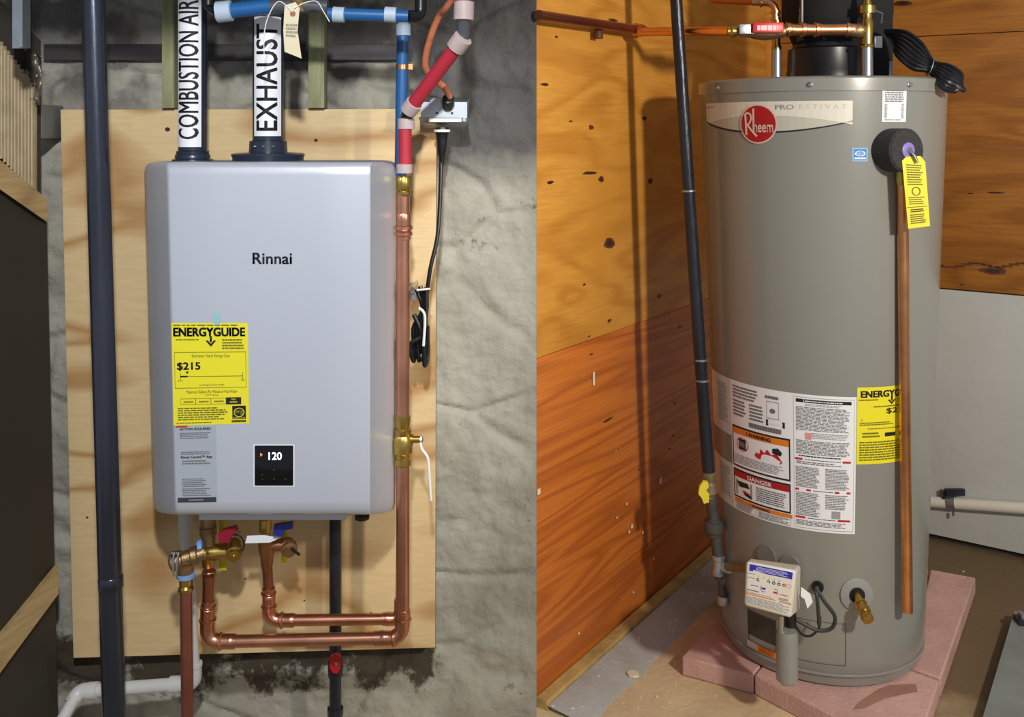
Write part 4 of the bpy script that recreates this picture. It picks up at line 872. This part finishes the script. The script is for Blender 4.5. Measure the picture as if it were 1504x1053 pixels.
# access door frames at base
def outline(x0, y0, x1, y1, m, w_=.0012):
    (a, za), (b, zb_) = thit(x0, y0), thit(x1, y1); q = MB(); dd = Decal(lambda s_, t_, off: tank(a+(b-a)*s_, za+(zb_-za)*t_, off), q); return dd
dd = outline(1161, 904, 1242, 978, tank_d); frame(dd, 0, 0, 1, 1, tank_d, .012, 2); part('access_panel', dd.mb, T)
dd = outline(1098, 893, 1141, 968, tank_d); dd.rect(0, 0, 1, .66, mat('burner_door', (62, 58, 52), .6), 2, n=6); frame(dd, 0, 0, 1, 1, tank_d, .03, 3); part('burner_door', dd.mb, T, 'dark burner door')
dd = outline(1098, 938, 1141, 968, tank_d); dd.rect(0, 0, .4, 1, palep, 4, n=3); dd.rect(.4, 0, 1, 1, orangepr, 4, n=4); dd.text('WARNING', .45, .1, .95, .3, label_k, 5); dd.lines(.45, .4, .95, .9, 4, mat('print_brown', (150, 80, 30), .6), 5, wd=.08); part('warning_sticker', dd.mb, T, 'small orange warning sticker')
# round hole covers
def disc(px, py, rx, m, off=.003, n=30):
    th, z = thit(px, py); p = tank(th, z); q = MB(); q.lathe(p-Vector((math.sin(th), -math.cos(th), 0))*.006, (math.sin(th), -math.cos(th), 0), [(0, rx), (.006+off*.6, rx), (.006+off, rx*.94)], m, n); return q, th, p
q, th, p = disc(1258, 873, .036, mat('grommet_grey', (150, 150, 146), .5)); part('grommet', q, T, 'light grey disc around the drain cock')
dirv = Vector((math.sin(th), -math.cos(th), 0)); q = MB(); q.lathe(p, dirv, [(0, .017), (.006, .017)], blk_pl, 18)
cd_ = (dirv+Vector((.05, 0, -.45))).normalized()
q.lathe(p, cd_, [(0, .009), (.02, .009), (.021, .013), (.026, .013), (.027, .010), (.036, .010), (.037, .014), (.046, .014), (.047, .011), (.052, .012), (.060, .013), (.066, .012), (.067, .007)], brass, 18)
part('drain_cock', q, T, 'brass drain cock')
for px, py in ((1126, 815), (1160, 830)):
    q, _, _ = disc(px, py, .024, mat('grommet_dark', (120, 120, 114), .5)); part('grommet', q, T)
# small pilot stub: black grommet with cable
q, th, p = disc(1201, 861, .013, blk_pl, .008, 16); part('cable_grommet', q, T)
# gas control valve (white box)
G = part('gas_control', MB().hexa([at(1096, 824, 2.085), at(1170, 838, 2.07), at(1162, 908, 2.06), at(1093, 889, 2.08), at(1100, 820, 2.18), at(1176, 830, 2.18), at(1175, 897, 2.18), at(1098, 884, 2.18)], mat('ivory_plastic', (226, 220, 204), .4)), T, 'ivory gas control box with blue label')
bv_ = G.modifiers.new('b', 'BEVEL'); bv_.width = .006; bv_.segments = 3
F4 = [at(1096, 824, 2.085), at(1170, 838, 2.07), at(1162, 908, 2.06), at(1093, 889, 2.08)]
def gfn(s_, t_, off):
    a = F4[0].lerp(F4[1], s_); b = F4[3].lerp(F4[2], s_); return a.lerp(b, t_)+Vector((-.05, -1, .0))*off
d = Decal(gfn); d.rect(.07, .05, .93, .20, bluepr, 1); d.lines(.2, .07, .85, .18, 4, label_w, 2, wd=.03, fill=.3)
for k in range(6): d.ell(.26+.105*k, .355, .035, .035, label_k if k < 5 else redpr, 2, n=14); d.ell(.26+.105*k, .355, .015, .015, label_w, 3, n=8)
for k in range(5): d.text('1234 5'[k] if k < 4 else '5', .25+.105*k, .27, .275+.105*k, .305, label_g, 2)
d.ell(.88, .36, .05, .045, mat('print_pink', (232, 150, 150), .5), 2, inner=.8); d.lines(.04, .33, .2, .36, 1, label_lg, wd=.05); d.lines(.04, .24, .2, .27, 1, label_lg, wd=.05)
d.ell(.38, .52, .065, .08, bluepr, 2, inner=.82); d.rect(.34, .5, .42, .54, bluepr, 3); d.ell(.62, .55, .065, .08, redpr, 2, inner=.82); d.rect(.58, .53, .66, .57, redpr, 3); d.lines(.12, .49, .28, .52, 1, bluepr, wd=.06); d.lines(.72, .55, .9, .58, 1, redpr, wd=.06)
d.lines(.05, .6, .3, .64, 1, label_g, wd=.05); d.lines(.7, .63, .9, .68, 2, label_g, wd=.05); d.rect(.02, .70, .97, .725, orangepr, 2); d.lines(.04, .66, .9, .69, 1, label_lg, wd=.05); d.lines(.05, .75, .95, .93, 6, label_lg, wd=.05)
o = finish('control_label', d.mb, G, loc=wloc(G)); o.location = (0, 0, 0)
q = MB(); q.prism([at(x, y, 2.100) for x, y in ((1177, 862), (1190, 872), (1194, 884), (1186, 894), (1182, 880), (1176, 876))], (0, .001, 0), label_w); part('wire_flag', q, T, 'white paper flag')
# burner tube below control
q = MB(); q.lathe(at(1156, 1000, 2.100), (0, 0, 1), [(0, .019), (.004, .0225), (.10, .0225), (.108, .019)], tank_m, 28); q.lathe(at(1152, 1006, 2.100), (0, 0, 1), [(0, .006), (.012, .008)], steel, 12); part('burner_tube', q, T, 'grey vertical tube cover')
q = MB(); q.lathe(at(1148, 935, 2.100), (0, 0, 1), [(0, .006), (.045, .006)], steel, 12); q.lathe(at(1160, 928, 2.120), (0, 0, 1), [(0, .014), (.04, .014)], blk_pl, 12); part('gas_tube', q, T)
q = MB(); cab = spline([tank(thit(1201, 861)[0], thit(1201, 861)[1], .006), at(1199, 868, 2.100), at(1202, 900, 2.095), at(1203, 918, 2.100)], 6); q.tube(cab, .004, mat('cable_grey', (52, 54, 52), .5), 8)
q.tube(spline([at(1198, 863, 2.105), at(1212, 885, 2.090), at(1226, 905, 2.090), at(1222, 922, 2.095), at(1203, 926, 2.100), at(1180, 916, 2.110), at(1163, 906, 2.120)], 7), .0042, mat('cable_grey', (52, 54, 52), .5), 8)
q.tube(spline([at(1165, 912, 2.120), at(1176, 930, 2.140), at(1190, 934, 2.145), at(1203, 922, 2.140), at(1205, 905, 2.150)], 6), .0026, mat('cable_grey', (52, 54, 52), .5), 8); part('cable', q, T)
# T&P foam, valve, tag
thf = math.radians(14); _, zf = thit(1322, 224)
zf = HC-(221-HZ)/F*2.09
p0 = tank(thf, zf, -.02); dv = Vector((math.sin(math.radians(22)), -math.cos(math.radians(22)), 0))
q = MB(); q.lathe(p0, dv, [(0, .047), (.062, .047), (.067, .043)], foam, 40); part('foam_ring', q, T, 'black foam insulation ring')
pf = p0+dv*.067
q = MB(); q.lathe(pf, dv, [(-.002, .017), (.003, .017), (.005, .012)], mat('lilac_cap', (146, 128, 196), .4), 24); q.lathe(pf+dv*.004, dv, [(0, .007), (.003, .007)], steel, 12); part('valve_cap', q, T, 'lilac valve cap')
q = MB(); pl0 = pf+dv*.006; q.tube([pl0, pl0+Vector((.008, -.006, -.012)), pl0+Vector((.014, -.008, -.026))], [.003, .004, .002], steel, 8); part('test_lever', q, T)
YP = 2.138
q = MB(); q.tube([at(1325, 258, YP), at(1332.5, 898, YP+.030)], wpx(8.2, YP), copper_w, 20); pp = finish('discharge_pipe', q); tag(pp, 'vertical copper discharge pipe in front of the grey tank', 'pipe')
q = MB(); q.lathe(at(1323.5, 272, YP), (0, 0, 1), [(0, .011), (.012, .013), (.03, .013)], brass, 16); part('valve_outlet', q, T)
q = MB(); ty = [at(x, y, pf.y-.006) for x, y in ((1325, 236), (1331, 230), (1352, 229), (1359, 238), (1366, 332), (1334, 336))]; q.prism(ty, (0, .0008, 0), yellow)
d = Decal(plane_map([(1328, 238), (1357, 240), (1364, 330), (1335, 334)], pf.y-.0065), q); d.lines(.1, .02, .9, .36, 9, olive, wd=.09, fill=.45); d.ell(.5, .45, .22, .07, olive, 2, inner=.8); d.lines(.1, .53, .9, .66, 4, olive, wd=.09, fill=.45); d.rect(0, .69, 1, .7, olive, 2); d.lines(.15, .72, .85, .78, 2, label_k, wd=.1); d.lines(.12, .8, .88, .96, 5, olive, wd=.09)
tag(finish('caution_tag', q), 'yellow caution tag hanging from the foam-covered relief valve', 'tag')
# power vent on top
V = thing('vent_blower', 'black power vent blower on top of the grey tank', 'blower', (TX-.0, TY, ZTOP))
vx = (1215-CX)/F*TY
q = MB(); q.lathe((vx, TY, ZTOP-.008), (0, 0, 1), [(0, wpx(58, TY)), (.03, wpx(58, TY)), (.034, wpx(57, TY)), (.085, wpx(56, TY)), (.09, wpx(50, TY)), (.1, wpx(48, TY))], blk_pl, 48); part('collar', q, V)
q = MB(); q.lathe((vx-.005, TY, ZTOP+.085), (0, 0, 1), [(0, wpx(45, TY)), (.02, wpx(50, TY)), (.05, wpx(60, TY)), (.07, wpx(62, TY)), (.30, wpx(62, TY)), (.31, wpx(56, TY))], blk_matte, 48); part('housing', q, V)
q = MB(); a = at(1256, -150, 2.40); b_ = at(1312, 108, 2.40); q.box((a.x, 2.40, ZTOP-.004), (b_.x, 2.50, a.z), blk_matte, bev=.004); part('control_housing', q, V)
q = MB(); a = at(1285, 53, 2.398); b_ = at(1296, 70, 2.398); q.box((a.x, 2.3985, b_.z), (b_.x, 2.4005, a.z), label_w); part('sticker', q, V, 'small white sticker')
q = MB(); hp = [at(1305, -40, 2.42), at(1308, 0, 2.42), at(1307, 25, 2.42), at(1302, 42, 2.42), at(1303, 84, 2.42)]; q.tube(spline(hp, 5), .0075, blk_pl, 10); part('handle', q, V)
q = MB()
a = at(1306, 90, 2.36); b_ = at(1311, 112, 2.36); q.box((a.x, 2.36, b_.z), (b_.x, 2.364, a.z), steel); part('bracket', q, V)
for x, lab in ((1174, 0), (1206, 0)):
    q = MB(); a = at(x, -10, 2.345); q.box((a.x, 2.335, at(x, 60, 2.34).z), (a.x+.008, 2.37, a.z+.1), blk_pl, bev=.002); part('rib', q, V)
# cord bundle
q = MB(); ccb = []
for k in range(7):
    o1 = (k-3); ccb = spline([at(1300+2*k, 46+k*3, 2.36), at(1324-o1*2, 64+o1*5.5, 2.31-.004*k), at(1347-o1*2, 82+o1*6, 2.27-.004*k), at(1368-o1*.8, 98+o1*2.4, 2.24), at(1388-o1*2, 112+o1*5, 2.20-.004*k), at(1406-o1*2, 122+o1*4, 2.18), at(1417-abs(o1)*3, 134-abs(o1)*2, 2.18)], 6); q.tube(ccb, .0056, blk_pl, 8)
o = finish('power_cord', q); tag(o, 'shiny black coiled power cord draped over the tank lid', 'cord')
q = MB(); tie = [at(1366, 98, 2.24)+Vector((.006*math.cos(k), -.02*math.sin(k)*.6, .018*math.cos(k)))*1.1 for k in [i*.5 for i in range(13)]]; q.tube(tie, .0013, galv, 6); tag(finish('cord_tie', q), 'thin grey wire tie around the coiled cord', 'tie')

# nipples and copper header
Yn1 = 2.27
T2 = thing('cold_water_line', 'copper water line with red-handled valve crossing above the tank', 'pipe', tuple(at(1273, 108, Yn1)))
q = MB(); q.lathe(at(1273.5, 118, Yn1), (0, 0, 1), [(0, wpx(8.3, Yn1)), (.085, wpx(8.3, Yn1))], galv, 20); part('nipple', q, T2)
q = MB(); q.lathe(at(1273.5, 70, Yn1), (0, 0, 1), [(0, wpx(10.5, Yn1)), (.004, wpx(11, Yn1)), (.008, wpx(8.5, Yn1)), (.03, wpx(8.5, Yn1)), (.06, wpx(8.5, Yn1)), (.064, wpx(7, Yn1)), (.078, wpx(7, Yn1)), (.079, wpx(12, Yn1)), (.096, wpx(12, Yn1)), (.098, wpx(7, Yn1)), (.13, wpx(3, Yn1))], brass, 22)
q.lathe(at(1272, 45, Yn1), (-1, 0, 0), [(0, .012), (.01, .017), (.02, .018), (.028, .015), (.04, .013)], bronze, 22); q.tube([at(1284, 15, Yn1), at(1296, 20, Yn1), at(1294, 34, Yn1)], .002, steel, 6); part('tee', q, T2)
q = MB(); q.tube([at(1262, 43, Yn1), at(1153, 44, Yn1)], wpx(9, Yn1), copper_w, 20); part('pipe', q, T2)
for x in (1158, 1180, 1200, 1245):
    q = MB(); q.lathe(at(x, 43.5, Yn1), (1, 0, 0), [(-.006, wpx(9, Yn1)), (-.005, wpx(11, Yn1)), (.003, wpx(11, Yn1)), (.005, wpx(9.4, Yn1)), (.012, wpx(9.4, Yn1))], copper_w, 20); part('coupling', q, T2)
q = MB(); q.lathe(at(1152, 46, Yn1), (-1, 0, 0), [(0, .014), (.02, .017), (.03, .020), (.05, .021), (.07, .018), (.085, .014), (.1, .013), (.11, .008)], bronze, 20); vb = part('valve_body', q, T2); q = MB(); q.box(tuple(at(1086, 50, Yn1-.024)), tuple(at(1106, 36, Yn1-.010)), steel, bev=.002); part('stem_nut', q, T2)
q = MB(); q.box(tuple(at(1106, 48, Yn1-.034)), tuple(at(1150, 33, Yn1-.026)), mat('red_lever', (214, 26, 38), .35), bev=.003)
d = Decal(plane_map([(1112, 36), (1142, 36), (1142, 46), (1112, 46)], Yn1-.0342), q); d.lines(0, 0, 1, 1, 1, mat('lever_print', (250, 190, 190), .4), 2, fill=.7, wd=.09, ragged=0)
o = finish('handle', q, vb, loc=wloc(vb)); o.location = (0, 0, 0); o['label'] = 'bright red lever handle'
# pipe to the wall and along it
wa = lambda px, py, off: (lambda h: A_O+A_D*h[0]+Vector((A_D.y, -A_D.x, 0))*off+Vector((0, 0, h[1])))(walla(px, py))
pw0 = wa(768, 24, .04); pw1 = wa(915, 45, .04)
q = MB(); q.tube([at(1076, 46, Yn1), at(1000, 46, 2.40), at(940, 47, 2.47), pw1], wpx(6.6, 2.4), copper_w, 16); part('pipe', q, T2)
q = MB(); q.lathe(at(1082, 46, Yn1), (-1, 0, 0), [(0, .012), (.012, .014), (.016, .010), (.022, .010)], brass, 16); part('adaptor', q, T2)
q = MB(); q.tube([pw1+(pw1-pw0)*.12, pw1, pw0], wpx(7, 2.4), copper_dk, 16)
q.tube([pw1-(pw1-pw0)*.02, pw1-(pw1-pw0)*.018, pw1+(pw1-pw0)*.05, pw1+(pw1-pw0)*.052], [.011, .0165, .0165, .011], copper_w, 16); part('pipe', q, T2, 'darker copper pipe along the wall')
q = MB(); ps = wa(868, 50, .02); q.lathe(ps, (0, 0, -1), [(-.02, .006), (0, .012), (.012, .012)], mat('hanger', (92, 48, 30), .6), 12); part('pipe_hanger', q, T2)
T3 = thing('hot_water_line', 'copper elbow line dropping to the left nipple on the tank', 'pipe', tuple(at(1140, 110, 2.42)))
q = MB(); q.lathe(at(1140.5, 118, 2.42), (0, 0, 1), [(0, wpx(7.5, 2.42)), (.075, wpx(7.5, 2.42))], galv, 20); part('nipple', q, T3)
q = MB(); q.lathe(at(1140.5, 76, 2.42), (0, 0, 1), [(0, wpx(6.5, 2.42)), (.01, wpx(7.5, 2.42)), (.02, wpx(5.5, 2.42)), (.05, wpx(6, 2.42)), (.06, wpx(7, 2.42)), (.085, wpx(6, 2.42))], brass, 18); part('adaptor', q, T3)
q = MB(); q.tube(rounded([at(1139, 34, 2.42), at(1139, 4, 2.42), at(1105, 3, 2.44)], .03), wpx(5.5, 2.42), copper_w, 16)
for y in (30, 20): q.lathe(at(1139, y, 2.42), (0, 0, 1), [(0, wpx(5.5, 2.42)), (.001, wpx(7.4, 2.42)), (.007, wpx(7.4, 2.42)), (.008, wpx(5.5, 2.42))], copper_w, 16)
part('elbow', q, T3); q = MB(); q.tube([at(1125, 3.5, 2.43), at(1045, 0, 2.62)], wpx(5.2, 2.42), copper_dk, 16); q.lathe(at(1120, 3.5, 2.43), (-1, .4, 0), [(0, .008), (.001, .012), (.006, .012), (.007, .008)], copper_w, 14); part('pipe', q, T3)

# gas line left of the tank
Yq = 2.36
GP = thing('gas_line', 'black iron gas line with yellow valve left of the grey tank', 'pipe', tuple(at(1062, 888, Yq)))
q = MB(); q.tube([at(969, -360, Yq), at(991, -30, Yq), at(1013, 300, Yq), at(1028, 520, Yq), at(1041, 700, Yq)], wpx(9, Yq), blk_iron, 20); part('pipe', q, GP)
for x, y in ((1012, 282), (1030, 530), (1032, 560)):
    q = MB(); q.lathe(at(x, y, Yq), (-.05, 0, 1), [(0, wpx(9, Yq)), (.001, wpx(10.2, Yq)), (.005, wpx(10.2, Yq)), (.006, wpx(9, Yq))], galv, 18); part('coupling', q, GP)
vbm = mat('valve_bronze_dull', (150, 136, 104), .5, .6, var=.3, vscale=30)
dn = Vector((.02, 0, -1))
q = MB(); q.lathe(at(1041, 692, Yq), dn, [(0, .013), (.002, .016), (.02, .016), (.024, .014), (.03, .019), (.05, .020), (.058, .014), (.062, .014), (.064, .012)], vbm, 20); vb = part('valve_body', q, GP)
q = MB(); yh = [at(x, y, Yq-.035) for x, y in ((1028, 714), (1033, 707), (1040, 708), (1041, 716), (1037, 720), (1042, 726), (1041, 738), (1034, 740), (1031, 732), (1026, 726))]; q.prism(yh, (0, .010, 0), mat('yellow_key', (236, 218, 60), .4)); q.lathe(at(1037, 718, Yq-.03), (0, 1, 0), [(0, .007), (.02, .007)], vbm, 12)
o = finish('handle', q, vb, loc=wloc(vb)); o.location = (0, 0, 0); o['label'] = 'yellow key handle'
gp2 = mat('grey_gas_pipe', (88, 86, 84), .5, .4, var=.3, vscale=30)
q = MB(); q.tube([at(1043, 722, Yq), at(1053, 800, Yq), at(1058, 850, Yq)], wpx(8, Yq), gp2, 18); part('pipe', q, GP, 'short grey nipple')
q = MB(); q.lathe(at(1048, 761, Yq), dn, [(0, .014), (.002, .017), (.006, .017), (.008, .0235), (.030, .0235), (.032, .017), (.042, .016), (.044, .013)], gp2, 12); part('union', q, GP)
q = MB(); q.lathe(at(1055, 815, Yq), dn, [(0, .014), (.002, .0165), (.009, .0165), (.012, .014), (.034, .0145), (.038, .0165), (.046, .0165), (.048, .012)], galv, 18); q.lathe(at(1057, 832, Yq), (1, -.25, -.02), [(0, .013), (.014, .014), (.02, .0165), (.028, .0165), (.03, .012)], galv, 18); part('tee', q, GP)
q = MB(); q.tube([at(1066, 832, Yq), at(1104, 834, 2.215)], .0105, vbm, 16); part('nipple', q, GP)
q = MB(); q.tube([at(1059, 848, Yq), at(1062, 878, Yq)], .010, gp2, 16); q.lathe(at(1062, 874, Yq), dn, [(0, .013), (.002, .015), (.018, .0155), (.022, .013)], galv, 16); part('drip_cap', q, GP)

# pavers (each an object)
def G2(px, py): return onz(px, py, .047)
def paver(pts, lab, h=.045, z0=.0):
    q = MB(); q.prism([Vector((x, y, z0+h)) for x, y in pts], (0, 0, -h), paver_m); o = finish('paver', q)
    b = o.modifiers.new('b', 'BEVEL'); b.width = .004; b.segments = 2; tag(o, lab, 'paver', 'pink pavers under the tank')
A_ = (.398, 2.315); S_ = (.546, 2.238); D_ = (.962, 2.222); Cc = (1.279, 2.724); E3 = (.912, 2.268)
paver([A_, S_, (.772, 2.562), (.624, 2.649)], 'leftmost pink paver under the tank, its corner nearest the plywood wall')
paver([(.549, 2.236), (.79, 1.945), (.959, 2.215), (.905, 2.262), (.729, 2.494)], 'front pink paver with dark stain under the tank')
paver([(.912, 2.270), (.966, 2.224), Cc, (1.176, 2.775)], 'right-hand pink paver showing beside the tank')
paver([(.733, 2.50), (.908, 2.272), (1.17, 2.775), (.78, 2.88), (.67, 2.66), (.782, 2.574)], 'rear pink paver hidden mostly beneath the tank')
q = MB(); n = 18; p = onz(1290, 1015, .0455); pts = []
for (px, py) in ((1252, 1042), (1262, 1030), (1290, 1012), (1305, 1006), (1345, 1004), (1348, 1016), (1325, 1020), (1300, 1026), (1270, 1040)): pts.append(onz(px, py, .0454))
q.add(pts, [list(range(len(pts)))], mat('stain', (172, 126, 108), .6, var=.2)); tag(finish('stain', q), 'dark damp stain on the front pink paver', 'stain')
# conduit and clamp on white panel
wb = lambda px, py, off: (lambda h: B_O+B_D*h[0]+Vector((-A_D.x, -A_D.y, 0))*off+Vector((0, 0, h[1])))(wallb(px, py))
T4 = thing('conduit_pipe', 'cream painted conduit pipe strapped to the white wall sheet', 'pipe', tuple(wb(1400, 738, .02)))
a = wb(1300, 729, .022); b_ = wb(1504, 743, .022); q = MB(); q.tube([a, b_, b_+(b_-a)*1.5], .0165, mat('conduit_cream', (226, 220, 204), .45), 18); part('pipe', q, T4)
q = MB(); pc = wb(1399, 735, .022); dirb = (b_-a).normalized(); q.lathe(pc-dirb*.012, dirb, [(0, .019), (.024, .019)], galv, 18); q.box(tuple(wb(1390, 722, .03)-Vector((.0, 0, 0))), tuple(wb(1418, 718, .005)), blk_iron); q.lathe(wb(1403, 748, .03), (0, 0, -1), [(-.004, .004), (.010, .004)], steel, 8); q.box(tuple(wb(1388, 728, .035)), tuple(wb(1394, 718, .004)), blk_iron); part('clamp', q, T4, 'dark clamp on the conduit')
# grey sheet at lower right
pa, pb = onz(1490, 897, .035), onz(1437, 1075, .035); q = MB(); dx = Vector((.5, -.22, 0)); top = [pa, pa+dx, pb+dx, pb]
q.prism(top, (0, 0, -.034), grey_sl); o = finish('metal_sheet', q); tag(o, 'weathered grey metal slab lying on the floor at the right edge', 'metal slab')
q = MB(); p = onz(1497, 912, .036); q.box((p.x-.012, p.y-.025, .0355), (p.x+.012, p.y+.01, .05), blk_iron, bev=.002); q.box((p.x-.004, p.y-.02, .05), (p.x+.004, p.y+.0, .062), galv); tag(finish('hinge_clip', q), 'small dark clip on the grey metal slab', 'clip')
# plaster chips on the floor
q = MB(); pl = mat('plaster_chip', (232, 216, 180), .8)
def chip(q, p, r, h=.004):
    n = 7; ph = random.random()*6; a_ = [p+Vector((r*(.7+.5*random.random())*math.cos(ph+2*math.pi*k/n), r*(.7+.5*random.random())*math.sin(ph+2*math.pi*k/n), 0)) for k in range(n)]; q.prism([v+Vector((0, 0, h)) for v in a_], (0, 0, -h), pl)
chip(q, onz(929, 992, .006), .016, .006); o = finish('plaster_chip', q); tag(o, 'largest cream plaster chip on the floor left of the pavers', 'plaster chip')
q = MB()
for k in range(170):
    px = random.uniform(830, 1425); py = random.uniform(830, 1052); p = onz(px, py, .001)
    l = (p-A_O); 
    if l.dot(Vector((A_D.y, -A_D.x, 0))) < .02 or (.38 < p.x < 1.25 and 1.95 < p.y < 2.8): continue
    chip(q, Vector((p.x, p.y, .0)), random.uniform(.001, .0038), .002)
o = finish('plaster_crumbs', q); tag(o, 'tiny pale plaster crumbs scattered over the concrete floor', 'crumbs'); o['kind'] = 'stuff'
for o in bpy.data.objects:
    if '_w' in o: del o['_w']
